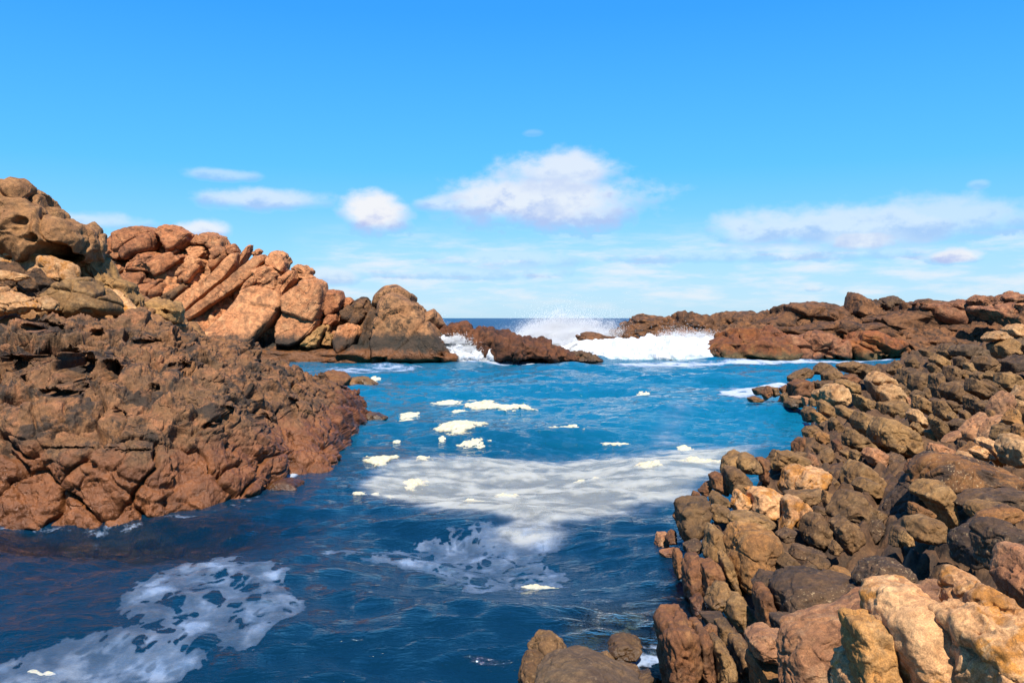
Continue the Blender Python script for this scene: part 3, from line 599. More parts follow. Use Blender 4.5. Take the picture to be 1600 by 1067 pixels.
('B', '1085,450 1130,385 1255,385 1315,450 1295,545 1190,560 1095,520', 44, 'brown', 'square grey brown block behind the wall top', G_WALL),
('B', '635,410 720,370 815,430 825,490 740,530 650,450', 46, 'tan', 'tilted tan slab on the wall crest', G_WALL),
('B', '605,480 640,455 745,540 695,580 630,540', 44, 'brown', 'thin slab leaning under the tilted tan slab', G_WALL),
('B', '855,320 920,275 1080,265 1195,310 1225,395 1060,410 880,370', 48, 'grey', 'long grey brown slab on the skyline of the wall', G_WALL),
('B', '1185,190 1260,125 1370,120 1455,190 1350,205 1210,220', 50, 'pale', 'thin cream cap on the skyline block', G_WALL),
('B', '1260,260 1440,200 1525,230 1535,350 1440,390 1300,400 1265,330', 49.5, 'tan', 'square tan block under the thin cream cap', G_WALL),
('B', '1400,100 1500,50 1600,55 1690,80 1690,150 1500,185 1420,150', 55, 'pale', 'biggest cream cap boulder at the top of the wall', G_WALL),
('B', '1470,240 1600,175 1690,190 1690,340 1540,360', 54, 'grey', 'grey block beneath the biggest cream cap', G_WALL),
('B', '1360,430 1600,375 1690,400 1690,510 1400,540', 46, 'dark', 'dark flat block along the upper wall', G_WALL),
('B', '375,440 440,385 495,440 485,495 390,500', 46, 'brown', 'brown block at the low end of the wall crest', G_WALL),
('B', '535,320 640,345 810,355 720,390 560,380', 52, 'brown', 'long flat block behind the wall crest', G_WALL),
('B', '715,330 800,265 865,275 875,385 800,410 740,370', 50, 'brown', 'brown shouldered block left of the skyline slab', G_WALL),
('B', '890,400 960,385 1005,450 950,505 880,475', 45, 'brown', 'small leaning block below the skyline slab', G_WALL),
('B', '975,460 1040,445 1095,530 1040,560 990,530', 43, 'tan', 'slanting tan stone next to the small leaning block', G_WALL),
('B', '770,850 870,845 945,900 935,970 800,930', 28, 'brown', 'brown boulder behind the upright post like stone', G_WALL),
('B', '1015,820 1080,795 1165,870 1115,970 1060,1020 1010,910', 28, 'brown', 'brown block in the lower right of the wall', G_WALL),
('B', '1105,880 1240,845 1295,880 1170,990 1120,960', 26, 'brown', 'pale edged brown block above the long pink boulder', G_WALL),
('B', '425,780 490,735 555,750 545,810 460,840', 35, 'brown', 'small stone below the round wall boulder', G_WALL),
('B', '545,770 610,715 625,790 580,840', 36, 'brown', 'tiny stone right of the small stone under the round boulder', G_WALL),
('B', '610,840 700,815 710,915 640,910', 32, 'dark', 'dark stone in the gap left of the post like stone', G_WALL),
('B', '185,530 270,435 325,470 305,525 230,565', 47, 'brown', 'first dark block of the wall next to the channel water', G_WALL),
('B', '260,690 350,675 405,760 365,810 300,760', 36, 'brown', 'brown stone behind the pale three boulder stack', G_WALL),
('B', '940,970 1010,945 1040,1050 950,1045', 25, 'brown', 'narrow block low in the wall beside a red crack', G_WALL),
('B', '1250,900 1340,800 1440,770 1475,800 1400,860 1290,960', 24.5, 'brown', 'brown rock behind the head of the pink rib', G_WALL),
('J', '100,580 150,485 250,440 410,425 540,460 600,530 640,640 710,740 770,880 840,1100 800,1330 250,1330 180,1030 160,930 130,820 105,680', 6.25, 'peach', 'huge pale speckled boulder with orange stained left edge', G_FORE, dict(T=.75, tilt=.42, rough=.022, p=4.5, seed=17, block=.006, facet=.45, grow=1.18)),
('J', '640,340 740,288 840,318 920,400 1040,450 1130,580 1200,700 1128,740 960,640 840,640 740,720 640,660 618,540', 6.3, 'peach', 'gnarled pink tan boulder with a dark purple side', G_FORE, dict(rough=.07, seed=12, tilt=.4, block=.008, facet=.5, grow=1.18)),
('J', '690,720 760,640 850,620 940,615 1060,680 1200,760 1300,1330 850,1330 760,950 790,850', 5.7, 'peach', 'wrinkled pale boulder below the gnarled one', G_FORE, dict(rough=.08, seed=13, block=.008, facet=.5, grow=1.18, groove=(6, 3, 1.2), tilt=.35)),
('J', '255,430 290,368 400,362 470,368 530,333 600,338 650,370 650,540 600,660 550,540 400,450', 7.2, 'pink', 'low pink boulder with a white spot behind the huge one', G_FORE),
('J', '1005,310 1050,220 1128,80 1320,100 1320,580 1128,600 1060,460 1025,390', 6.9, 'pink', 'orange pink boulder above the gnarled one at the picture edge', G_FORE),
('I', '345,900 420,815 560,745 750,685 950,635 1040,555 1150,498 1250,498 1370,570 1340,680 1100,720 1060,900 1000,990 860,1050 520,1130 480,1430 320,1430 335,1030', 7.7, 'pink', 'long pink orange boulder rising to a rounded head', G_FORE, dict(tilt=.5, T=.7, block=.01, rough=.035, facet=.6, grow=1.18)),
('I', '1000,745 1060,728 1100,760 1280,740 1420,780 1420,930 1400,1430 1000,1430 1015,1000 1050,890', 6.3, 'orange', 'rusty orange boulder with a horned corner left of the huge pale one', G_FORE, dict(rough=.05, block=.012, facet=.5, grow=1.2, T=.7, tilt=.45)),
('X', '1308,1050 1318,1028 1340,1022 1356,1045 1352,1090 1310,1090', 6.5, 'peach', 'small orange ball of rock at the foot of the long pink boulder', G_FORE),
('L', '235,560 215,470 300,390 430,340 545,375 575,440 585,760 565,1240 280,1240 245,850', 9.9, 'rust', 'thick red brown rib with a square crack, nearest the shallows', G_COL, dict(T=1.0, tilt=.15, grow=1.14, facet=.6, groove=(5, 3, 1.2))),
('L', '555,450 640,455 705,540 745,700 780,1240 600,1240 575,700', 9.75, 'rust', 'second red brown rib beside the thickest one', G_COL, dict(tilt=.12, groove=(5, 3, 1.2))),
('L', '745,600 830,595 930,685 985,800 1010,1240 790,1240 775,800', 9.5, 'tan', 'slanting orange tan rib, third from the water', G_COL, dict(tilt=.15, groove=(4, 3, 1.2))),
('L', '980,600 1115,590 1140,800 1160,1240 990,1240', 9.9, 'brown', 'brown rib in shade left of the pinkish capped column', G_COL),
('L', '1120,590 1240,485 1350,485 1430,565 1540,560 1520,700 1480,830 1250,820 1150,790', 8.9, 'pink', 'pinkish brown cap stone on the last column', G_COL),
('L', '1150,790 1470,830 1500,1240 1170,1240', 8.9, 'ochre', 'orange brown column under the pinkish cap stone', G_COL, dict(T=1.1, tilt=.1)),
('L', '680,510 740,455 805,480 795,570 720,580', 10.5, 'rust', 'small red ball of rock between the ribs', G_COL),
('L', '150,510 200,425 300,380 345,430 250,530', 10.3, 'pink', 'pale pink nose sticking out over the shallows', G_COL),
('L', '790,420 900,390 970,480 950,660 810,620', 10.7, 'brown', 'dark brown rib behind the small red ball', G_COL),
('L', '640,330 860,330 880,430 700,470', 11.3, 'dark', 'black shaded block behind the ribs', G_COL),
('K', '195,770 260,640 300,560 400,550 505,640 560,760 550,860 430,900 350,870 280,800', 9.7, 'brown', 'knobbly dark brown boulder standing out of the water', G_WET, dict(rough=.09)),
('K', '165,670 200,622 250,620 275,690 220,750', 9.8, 'brown', 'small knob on the side of the knobbly dark boulder', G_WET),
('K', '80,930 120,800 190,775 290,795 395,890 340,970 300,1250 80,1250', 9.3, 'brown', 'tan brown boulder under the knobbly dark one', G_WET),
('K', '280,1080 350,980 480,890 620,862 800,878 1000,960 1150,1040 1320,1120 1320,1290 280,1290', 8.3, 'grey', 'smooth grey dome with a white fleck at the bottom of the picture', G_WET, dict(rough=.03, facet=.3)),
('K', '1015,680 1060,600 1170,588 1290,620 1335,680 1280,765 1180,810 1060,805', 11.5, 'brown', 'wet round stone half out of the shallows', G_WET),
('K', '945,425 1000,350 1080,332 1150,360 1170,415 1060,445', 13.1, 'rust', 'orange stone tip farthest out in the shallows', G_WET),
('K', '545,780 610,745 655,840 640,880 550,870', 10.3, 'pink', 'pink stone right of the knobbly dark boulder', G_WET),
('K', '885,775 990,745 1065,840 960,880 915,825', 11.1, 'tan', 'pale yellow stone below the wet round stone', G_WET),
('K', '795,815 880,785 975,865 920,900 810,880', 11, 'brown', 'brown stone left of the pale yellow one', G_WET),
('K', '695,835 730,775 795,810 795,890 720,890', 11, 'pink', 'pink cobble between two brown stones in the wash', G_WET),
('K', '1105,970 1170,885 1305,905 1330,970 1200,1030 1120,1030', 10.6, 'brown', 'brown stone in the foam beside the grey dome', G_WET),
('K', '1310,1010 1450,945 1565,970 1570,1090 1340,1090', 10.4, 'brown', 'tan stone in the foam against the thickest red rib', G_WET),
('K', '1465,905 1540,875 1610,885 1610,960 1500,970', 10.8, 'tan', 'pale stone touching the foot of the thickest red rib', G_WET),
]
_bs = {}
for rec in BOULDERS:
    crop, s, D, mat, label, grp = rec[:6]; kw = rec[6] if len(rec) > 6 else {}
    if crop in 'AKL': kw = dict(dict(grow=1.09, block=.014), **kw)
    rock('boulder', crop, s, D, mat, label, 'boulder', grp, **kw)

# stones lying under the clear shallows and filler cobbles (seabed detail)
for i in range(26):
    px, py = random.Random(i).uniform(865, 1050), random.Random(i + 50).uniform(950, 1075)
    D = 6237 / (py - HY) * 1.02; r = random.Random(i + 99).uniform(7, 19)
    a = np.linspace(0, 2 * np.pi, 8)[:-1]
    pts = np.stack((px + r * np.cos(a) * 1.3, py + r * np.sin(a) * .75), 1)
    W, Fc = rock_geo(pts, D, T=1.3, seed=900 + i); W[:, 2] += -.13 - W[:, 2].mean()
    o = mesh_obj('stone', W, Fc, MAT[('brown', 'tan', 'pink', 'rust')[i % 4]], None, (W[:, 0].mean(), D, W[:, 2].min()))
    setp(o, 'rounded stone seen under the clear rippling water of the shallows', 'stone', 'stones under the shallow water')

# ------------------------------------------------------------------ far left cliff, rock stack, islet and ridge
def parts_of(parent, specs, **kw0):
    for rec in specs:
        name, crop, s, D, mat = rec[:5]; kw = dict(kw0); kw.update(rec[5] if len(rec) > 5 else {})
        rock(name, crop, s, D, mat, parent=parent, **kw)
cl = empty('sea_cliff', P(330, 566, 94), 'tall orange granite cliff of slanting slabs across the inlet', 'cliff')
HF = dict(rough=.028, facet=.85, tilt=.35, p=8.0, grow=1.15, block=.05, dip=.68)
lf = loft('bedrock', [(100, [(566, 93.2), (520, 96.2), (470, 101.2), (430, 106.2)]), (160, [(566, 93.9), (520, 95.7), (450, 100.2), (412, 105.2)]), (200, [(566, 93.4), (500, 96.2), (430, 100.7), (385, 106.2)]),
     (260, [(566, 92.4), (500, 95.2), (430, 99.7), (380, 105.2)]), (340, [(566, 92.4), (510, 94.2), (450, 97.7), (392, 104.2)]), (420, [(566, 92.4), (520, 93.7), (470, 95.7), (425, 101.2)]),
     (500, [(566, 92.1), (530, 93.2), (500, 95.2), (470, 99.2)]), (560, [(566, 92.1), (540, 93.9), (515, 95.2), (497, 97.2)]), (600, [(566, 92.1), (545, 93.4), (520, 94.2), (500, 96.2)]), (690, [(566, 91.9), (562, 93.4), (556, 93.2), (550, 94.2)])],
     420, 220, 'cliff', [grow(.5, lambda V: fbm(V * .35, 4)), grow(.55, lambda V: ridged(V * np.array((.5, .2, .5)) + V[:, [2, 0, 1]] * .25, 4) - .6)], parent=None)
lf.parent = cl; lf.location = -np.array(cl.location)
parts_of(cl, [
 ('dome', 'M', '30,450 120,330 300,170 440,110 560,115 640,160 710,250 690,330 640,360 540,380 380,490 250,470 120,430', 104, 'cliffred', dict(facet=.3, rough=.025)),
 ('block', 'M', '660,160 710,90 850,100 940,140 1030,180 1020,260 950,340 860,360 780,290 720,230', 103, 'cliffred'),
 ('block', 'M', '1020,270 1100,190 1180,165 1330,200 1370,260 1360,350 1200,300 1100,290', 103, 'cliff'),
 ('block', 'M', '960,330 1040,295 1150,300 1190,370 1130,440 1000,400', 102, 'cliff'),
 ('block', 'M', '740,360 760,290 840,280 880,350 830,390', 102, 'cliff'),
 ('block', 'M', '360,560 400,450 540,370 660,370 780,390 920,370 1000,410 960,480 880,540 800,610 700,590 520,570', 101, 'cliffred'),
 ('block', 'M', '280,690 340,580 420,575 640,590 830,640 800,760 760,830 660,870 520,860 440,760', 100, 'cliffred'),
 ('block', 'M', '0,480 60,450 200,450 300,500 340,540 270,620 150,600 60,540', 101, 'cliff'),
 ('block', 'M', '860,610 1000,410 1060,430 1150,480 1160,560 1050,680 980,700 900,680', 100, 'cliff'),
 ('block', 'M', '1190,330 1290,310 1390,380 1400,440 1290,540 1250,550 1240,400', 100.5, 'cliff'),
 ('slab', 'M', '810,930 900,820 1060,720 1250,580 1400,420 1475,405 1465,520 1380,640 1230,760 1050,900 910,1045 860,1000', 97, 'cliff', dict(facet=.3, T=.5, block=.02, rough=.018)),
 ('slab', 'M', '915,1060 1100,920 1260,790 1420,650 1540,540 1690,430 1725,500 1640,640 1500,760 1350,860 1250,930 1050,1080', 96, 'cliff', dict(facet=.3, T=.5, block=.02, rough=.018)),
 ('slab', 'M', '690,860 830,750 960,695 975,740 880,840 800,920', 98, 'cliffdark'),
 ('block', 'M', '1360,290 1440,280 1490,350 1420,400 1370,350', 100, 'cliffred'),
 ('slab', 'N', '0,190 40,100 90,30 125,25 120,90 60,160 10,240', 99, 'cliff'),
 ('block', 'N', '130,90 170,50 210,70 190,100 140,105', 99, 'cliff'),
 ('slab', 'N', '-10,320 60,200 150,125 170,170 150,270 80,350 0,440', 97, 'cliff', dict(T=.5)),
 ('slab', 'N', '160,230 220,195 320,205 385,250 355,330 260,330 140,390 60,410 120,320 200,270', 96, 'cliff'),
 ('block', 'N', '195,375 270,285 350,265 365,395 240,395', 95, 'cliff'),
 ('face', 'N', '-210,730 -60,560 60,415 130,385 230,375 375,405 405,530 340,645 240,730 180,840 -20,855 -220,790', 93.7, 'cliff', dict(facet=.45, rough=.012, T=.55, tilt=.6, p=9, block=.016)),
 ('block', 'N', '355,290 420,235 505,230 525,300 440,370 390,445 350,400', 95, 'cliff'),
 ('slab', 'N', '515,255 600,262 645,300 600,315 520,295', 95.5, 'cliff'),
 ('face', 'N', '395,450 460,390 560,315 660,310 725,350 738,420 725,560 680,650 560,605 400,565', 93.6, 'cliff', dict(facet=.5, rough=.014, T=.6, p=9, block=.018)),
 ('face', 'N', '340,700 400,565 540,598 685,650 645,745 560,810 480,850 365,840', 92.9, 'cliff', dict(facet=.5, rough=.014, T=.6, tilt=.55, p=9, block=.018)),
 ('block', 'N', '735,410 790,398 860,418 895,480 855,560 760,615 732,560', 95, 'cliffred'),
 ('block', 'N', '728,640 780,585 855,585 865,650 800,695 730,692', 94, 'cliffred'),
 ('block', 'N', '885,470 940,455 975,490 945,545 890,545', 96, 'cliffred'),
 ('block', 'N', '870,570 960,515 1015,468 1065,472 1118,580 1065,645 980,695 880,655', 95, 'cliffdark', dict(rough=.06)),
 ('buttress', 'N', '550,855 640,755 720,685 765,698 745,785 705,870', 92.2, 'outcropy', dict(T=1.0)),
 ('buttress', 'N', '715,840 760,745 815,790 805,850', 92.1, 'outcropy'),
 ('block', 'N', '815,830 860,705 930,675 1015,718 1025,760 950,875 870,920 830,885', 92.5, 'cliff'),
 ('block', 'N', '950,800 1040,700 1110,600 1150,620 1160,860 1000,890', 94.2, 'cliffdark'),
 ('wet_ledge', 'X', '310,542 360,538 420,535 470,540 530,540 560,548 600,552 600,574 500,575 400,575 300,572', 92.0, 'cliffdark', dict(T=.35, facet=.2, tilt=.2, p=4)),
], **HF)
rock('boulder', 'N', '245,140 290,95 340,72 400,98 435,160 422,245 370,228 260,182', 97, 'cliff', 'round boulder perched highest on the right shoulder of the orange cliff', 'boulder', 'boulders perched on the cliff', **HF)
rock('boulder', 'N', '468,215 510,182 580,182 632,230 622,278 560,258', 96, 'cliff', 'smaller cap shaped boulder perched on the cliff, nearer the sea', 'boulder', 'boulders perched on the cliff', **HF)
st = empty('rock_stack', P(620, 566, 92), 'pointed rock stack with dark wet foot ending the cliff at the white water', 'rock stack')
parts_of(st, [
 ('pinnacle', 'Q', '495,320 513,200 540,168 570,160 622,188 682,240 722,290 752,350 782,410 842,490 500,495 488,400', 92.6, 'stack', dict(T=.8, facet=.45, rough=.03)),
 ('buttress', 'Q', '658,475 664,340 700,308 742,348 772,400 778,492 660,492', 91.2, 'cliffdark', dict(T=.6, tilt=.2)),
 ('buttress', 'Q', '762,370 802,378 845,490 780,492', 90.8, 'islet', dict(tilt=.25)),
 ('shoulder', 'Q', '420,495 465,262 515,232 522,300 505,400 505,495', 94.2, 'cliffdark'),
 ('foot', 'Q', '488,345 560,325 662,330 662,490 500,495', 91.6, 'cliffdark', dict(T=.6, tilt=.35)),
], **HF)
isl = empty('rock_islet', P(800, 566, 91), 'low red brown rock islet between the two spouts of white water', 'rock')
GI = dict(rough=.05, facet=.85, tilt=.45, p=4.0, grow=1.08, block=.05, dip=1.2, groove=(7, 2.5, 1.2))
parts_of(isl, [
 ('head', 'Q', '798,368 830,332 890,308 925,326 955,352 965,405 880,415 840,400', 92.4, 'islet'),
 ('shoulder', 'Q', '925,400 955,345 1000,332 1062,358 1085,445 1035,485 975,455', 91.6, 'islet'),
 ('flank', 'Q', '1035,370 1090,352 1192,380 1295,410 1330,495 1040,495', 91.2, 'islet', dict(T=1.2)),
 ('flank', 'Q', '880,395 960,380 1060,420 1050,480 1010,470', 92.2, 'islet'),
 ('tail', 'Q', '1270,412 1380,438 1445,470 1435,497 1295,497', 91.0, 'islet'),
 ('tail', 'Q', '1385,448 1440,441 1500,465 1538,497 1415,497', 90.8, 'dark'),
], **GI)
rg = empty('rock_ridge', P(1300, 563, 104), 'long dark brown rock ridge on the far side of the inlet, orange at its foot', 'rock ridge')
rl = loft('bedrock', [(940, [(556, 106), (546, 112), (538, 116), (530, 119)]), (980, [(560, 105), (540, 112), (522, 116), (506, 120)]), (1040, [(562, 103), (540, 110), (515, 115), (500, 119)]),
      (1120, [(563, 98.5), (535, 106), (512, 113), (500, 118)]), (1200, [(563, 98), (530, 105), (505, 112), (487, 118)]), (1290, [(562, 98.3), (530, 104), (500, 111), (480, 118)]),
      (1400, [(561, 98.5), (530, 103), (500, 109), (478, 116)]), (1500, [(560, 98), (530, 101), (500, 106), (476, 112)]), (1600, [(560, 96), (530, 98), (495, 102), (466, 107)]), (1760, [(560, 92), (530, 95), (490, 99), (455, 104)])],
      560, 240, 'ridge', [grow(.7, lambda V: fbm(V * .3, 4)), grow(.5, lambda V: ridged(V * .42 + 3, 4) - .6), grow(-.35, lambda V: sst(.22 - (lambda w: w[1] - w[0])(worley(V * .38 + .3 * fbm(V * .5, 2)[:, None])), 0, .2))], parent=None, back=9)
rl.parent = rg; rl.location = -np.array(rg.location)
parts_of(rg, [
 ('outlier', 'R', '50,220 80,182 130,178 188,192 190,222 100,226', 103.5, 'ridge'),
 ('head', 'R', '178,212 215,148 270,122 342,119 375,140 355,205 250,222', 117, 'ridge', dict(T=.8)),
 ('hump', 'R', '335,155 400,126 425,109 485,128 515,170 440,200 365,190', 116, 'ridge'),
 ('hump', 'R', '475,142 560,113 655,107 685,150 620,185 515,190', 115.5, 'ridge'),
 ('foot', 'R', '500,258 540,212 620,168 680,173 765,210 805,245 800,282 600,285 528,278', 98.4, 'ridgered', dict(T=.8, facet=.4)),
 ('foot', 'R', '755,207 840,182 930,187 980,235 990,275 800,280', 99.6, 'ridgepink', dict(T=.8, facet=.4)),
 ('hump', 'R', '675,172 740,156 775,195 745,220 695,205', 101.5, 'ridgered'),
 ('foot', 'R', '955,202 1060,178 1165,220 1188,272 985,275', 100, 'ridgered', dict(facet=.4)),
 ('foot', 'R', '1125,212 1260,188 1405,230 1310,270 1165,270', 101, 'ridge'),
 ('hump', 'R', '650,142 760,80 860,76 955,83 985,130 900,175 760,170 695,165', 114, 'ridge'),
 ('peak', 'R', '980,112 1000,58 1016,43 1078,77 1095,122 1040,145', 113, 'ridge', dict(block=.02, rough=.03)),
 ('dome', 'R', '1083,92 1110,61 1150,54 1197,82 1185,115 1098,115', 116, 'dark'),
 ('hump', 'R', '1055,122 1200,84 1240,70 1335,78 1385,130 1320,195 1150,195 1075,162', 108, 'ridge', dict(T=.7)),
 ('slab', 'R', '1235,74 1425,70 1475,110 1535,168 1440,175 1325,132', 106.5, 'ridgepink', dict(T=.5)),
 ('hump', 'R', '1320,150 1440,150 1540,180 1485,228 1380,235 1320,200', 103, 'ridge'),
 ('hump', 'R', '755,165 900,150 1060,150 1155,200 980,210 845,195', 107, 'ridge'),
 ('block', 'R', '1410,64 1440,50 1525,58 1515,84 1428,86', 103, 'ridgepink'),
 ('block', 'R', '1510,58 1580,38 1650,44 1650,80 1525,80', 102, 'ridgepink'),
 ('slab', 'R', '1430,88 1560,78 1610,110 1560,148 1485,124', 97, 'ridgepink'),
 ('block', 'R', '1565,78 1650,74 1650,106 1578,110', 95, 'cliff'),
 ('block', 'R', '1525,112 1650,106 1650,160 1535,160', 94, 'ridge'),
], rough=.075, facet=.9, tilt=.5, p=4.5, grow=1.1, block=.07, dip=-.35)

# ------------------------------------------------------------------ near left: sandstone outcrop with a cave, pitted rock
oc = empty('rock_outcrop', P(80, 560, 40), 'tan sandstone outcrop with a dark cave mouth above the pitted rock', 'rock outcrop')
ol = loft('bedrock', [(-160, [(560, 34), (480, 37), (400, 41), (330, 46)]), (0, [(560, 34), (480, 37), (420, 41), (340, 46)]), (80, [(560, 35), (490, 38), (430, 42), (385, 46)]), (150, [(560, 36), (500, 39.5), (450, 43), (425, 46.5)]),
      (220, [(560, 38), (510, 41), (485, 44), (470, 47)]), (300, [(570, 40), (540, 43), (525, 46), (515, 49)]), (340, [(580, 42), (565, 46), (560, 48), (555, 50)])],
      360, 220, 'outcrop', [grow(.45, lambda V: fbm(V * .6, 4)), grow(.28, lambda V: ridged(V * np.array((.5, .6, 1.3)), 4) - .6)], back=7)
ol.parent = oc; ol.location = -np.array(oc.location)
parts_of(oc, [
 ('upper_block', 'O', '-160,70 -60,48 0,50 80,80 170,108 212,190 330,270 335,318 420,333 560,358 672,400 708,470 692,585 620,650 560,650 400,610 230,565 0,530 -160,510', 42.2, 'outcrop',
   dict(rough=.055, T=.7, facet=.4, sub=7, p=4.5, groove=(2, 2, 5), dents=((80, 393, 32, 15, 5.0), (108, 403, 22, 8, 4.0), (30, 345, 14, 8, .5), (48, 372, 10, 8, .5)))),
 ('ledge', 'O', '-160,530 0,512 120,538 260,588 400,630 545,670 565,755 480,765 300,725 100,675 -160,630', 40.2, 'peach', dict(rough=.035, T=.4, dents=((13, 403, 6, 3.5, .8),))),
 ('ledge', 'O', '-160,640 0,635 200,685 430,770 390,860 300,900 180,850 0,810 -160,800', 38.6, 'cliffdark', dict(rough=.1, T=.35)),
 ('ledge', 'O', '-160,700 0,690 100,700 190,735 120,770 -160,760', 37.4, 'pale', dict(T=.4)),
 ('slab', 'O', '-160,830 0,825 120,858 195,900 260,970 150,1015 0,1060 -160,1060', 35.4, 'peach', dict(T=.35)),
 ('slab', 'O', '215,920 320,893 425,938 440,1000 280,1000', 36, 'pale', dict(T=.5)),
 ('mound', 'O', '345,885 440,818 560,762 660,756 745,820 860,920 890,1000 620,1050 480,1020 395,935', 38.2, 'tan', dict(rough=.03, facet=.3, T=.8)),
 ('spur', 'O', '555,650 690,575 745,640 840,760 960,800 1065,900 1060,1040 950,1020 860,910 760,830 640,770 555,725', 43.2, 'outcropy', dict(T=.7, rough=.05)),
 ('spur', 'M', '530,870 620,845 740,885 840,930 890,1010 900,1100 640,1100 550,970', 45, 'outcropy', dict(T=.9, dents=((257, 487, 6, 4, .8),))),
 ('slab', 'M', '150,765 280,828 425,950 450,1050 250,1020 170,905', 41, 'peach', dict(T=.5)),
], rough=.05, facet=.7, tilt=.35, p=3.8, grow=1.1, block=.05)

def warp(V, f, a): return V + a * np.stack((fbm(V * f, 3), fbm(V * f + 31, 3), fbm(V * f + 77, 3)), 1)
def pits(V):
    w = warp(V, .7, .5)
    hi = sst(V[:, 2] + .9 * fbm(V * .4, 3), 2.1, 3.0)
    f1, f2, c = worley(w * np.array((.75, .6, 1.0)) + 5); g1, g2, c2 = worley(w * np.array((1.6, 1.3, 1.9)) + 19); h1, h2, c3 = worley(w * 4.2 + 3)
    big = sst(f1, .56, .12) * ((c % 5) < 3); mid = sst(g1, .50, .12) * ((c2 % 5) < 3); sm = sst(h1, .42, .12) * ((c3 % 6) < 2)
    return hi * (-.95 * big - .42 * mid - .07 * sm) + (1 - hi) * (-.22 * mid * ((c2 % 7) < 1) - .04 * sm)
def lumps(V):
    w = warp(V, .8, .3); hi = sst(V[:, 2] + .6 * fbm(V * .4, 3), 1.8, 2.8)
    f1, f2, c = worley(w * np.array((1.0, .8, 1.4)) + 11)
    return hi * (.30 * sst(f2 - f1, 0, .6) + .25 * fbm(w * 1.1, 3)) + (1 - hi) * .08 * ridged(w * .7, 3)
def crags(V):
    o_ = 0; z_ = sst(V[:, 2], 1.6, 2.8)
    for f_, a_, sd in ((.85, .26, 3), (2.1, .13, 8), (5.2, .05, 5)):
        w = warp(V, f_ * .8, .22 / f_) * np.array((1, .8, 1.35)) * f_ + sd
        f1, f2, c = worley(w); e = f2 - f1
        o_ = o_ + a_ * ((c * 37 % 11) / 10. - .5) * sst(e, 0, .10) * (.28 + .72 * z_) - .35 * a_ * sst(e, .07, 0)
    return o_
def joints(V):
    w = warp(V, .6, .35)
    f1, f2, c = worley(w * np.array((.55, .22, .62)) + 2)
    lo = sst(V[:, 2], 3.0, 2.0); e = f2 - f1
    return lo * (-.26 * sst(e, .055, .0) - .08 * sst(e, .25, 0) + .16 * ((c % 7) / 7. - .5)) - .10 * (1 - lo) * sst(e, .06, 0)
PIT = [(-140, [(800, 20.4), (720, 20.9), (650, 21.8), (570, 24.4), (507, 29)]), (0, [(797, 20.7), (722, 21.0), (645, 21.9), (562, 24.6), (506, 29)]), (60, [(801, 20.5), (722, 20.9), (643, 21.8), (560, 24.7), (501, 29.3)]),
       (120, [(803, 20.35), (722, 20.8), (642, 21.8), (560, 24.8), (499, 29.6)]), (200, [(803, 20.35), (730, 20.8), (642, 22.0), (560, 25.1), (497, 30)]), (260, [(800, 20.6), (725, 21.1), (640, 22.4), (563, 25.5), (506, 30.5)]),
       (320, [(793, 21.05), (718, 21.7), (645, 23.1), (576, 26.5), (525, 31)]), (385, [(779, 22.1), (712, 23.2), (650, 25), (594, 27.8), (550, 33)]), (425, [(758, 23.9), (700, 24.8), (645, 26.3), (598, 29.5), (565, 35)]),
       (450, [(741, 25.5), (694, 26.5), (643, 28.0), (602, 31), (573, 37)]), (490, [(738, 25.9), (693, 27.0), (650, 29), (612, 33), (584, 40)]), (530, [(733, 26.4), (694, 28), (657, 31), (627, 36), (601, 45)]),
       (548, [(690, 32.3), (672, 33.5), (648, 36), (626, 40), (610, 49)]), (568, [(655, 39.5), (648, 40.5), (637, 42.5), (625, 46), (621, 52)]), (584, [(646, 42), (645, 43), (643, 45), (641, 48), (648, 53)])]
def hollows(V, N):
    for (dx, dy, dw, dh, dep) in ((112, 578, 34, 30, 1.5), (172, 580, 16, 20, 1.3), (62, 512, 44, 10, 1.2), (20, 570, 26, 16, 1.0), (185, 648, 12, 8, .7), (92, 615, 30, 7, .8), (410, 660, 14, 16, .9), (330, 668, 22, 6, .5),
                              (285, 572, 22, 7, .8), (352, 640, 12, 6, .5), (240, 606, 8, 5, .5), (455, 640, 10, 26, .7), (150, 520, 12, 6, .6), (70, 560, 12, 9, .7), (230, 535, 26, 5, .6), (120, 700, 60, 2.2, .3), (200, 704, 40, 2.2, .3)):
        su = CX + V[:, 0] / V[:, 1] * F; sv = HY + (CH - V[:, 2]) / V[:, 1] * F
        r = np.sqrt(((su - dx) / dw) ** 2 + ((sv - dy) / dh) ** 2) + .38 * fbm(V * 1.6 + 9, 3)
        V = V.copy(); V[:, 1] += dep * sst(r, 1.05, .70)
    return V
pt = loft('pitted_rock', PIT, 720, 460, 'pitted', [grow(.40, lambda V: fbm(V * .42 + 3, 3)), grow(.12, lambda V: fbm(V * 1.3 + 1, 3)), grow(1, joints), grow(.6, lumps), grow(1, crags), grow(1, pits), hollows, grow(.03, lambda V: fbm(V * 5, 3, .6)), grow(.012, lambda V: fbm(V * 17, 2, .6))], back=5)
setp(pt, 'large brown rock riddled with weathered pits, reddish where it meets the water', 'rock')
G_NOSE = 'rocks off the nose of the pitted rock'
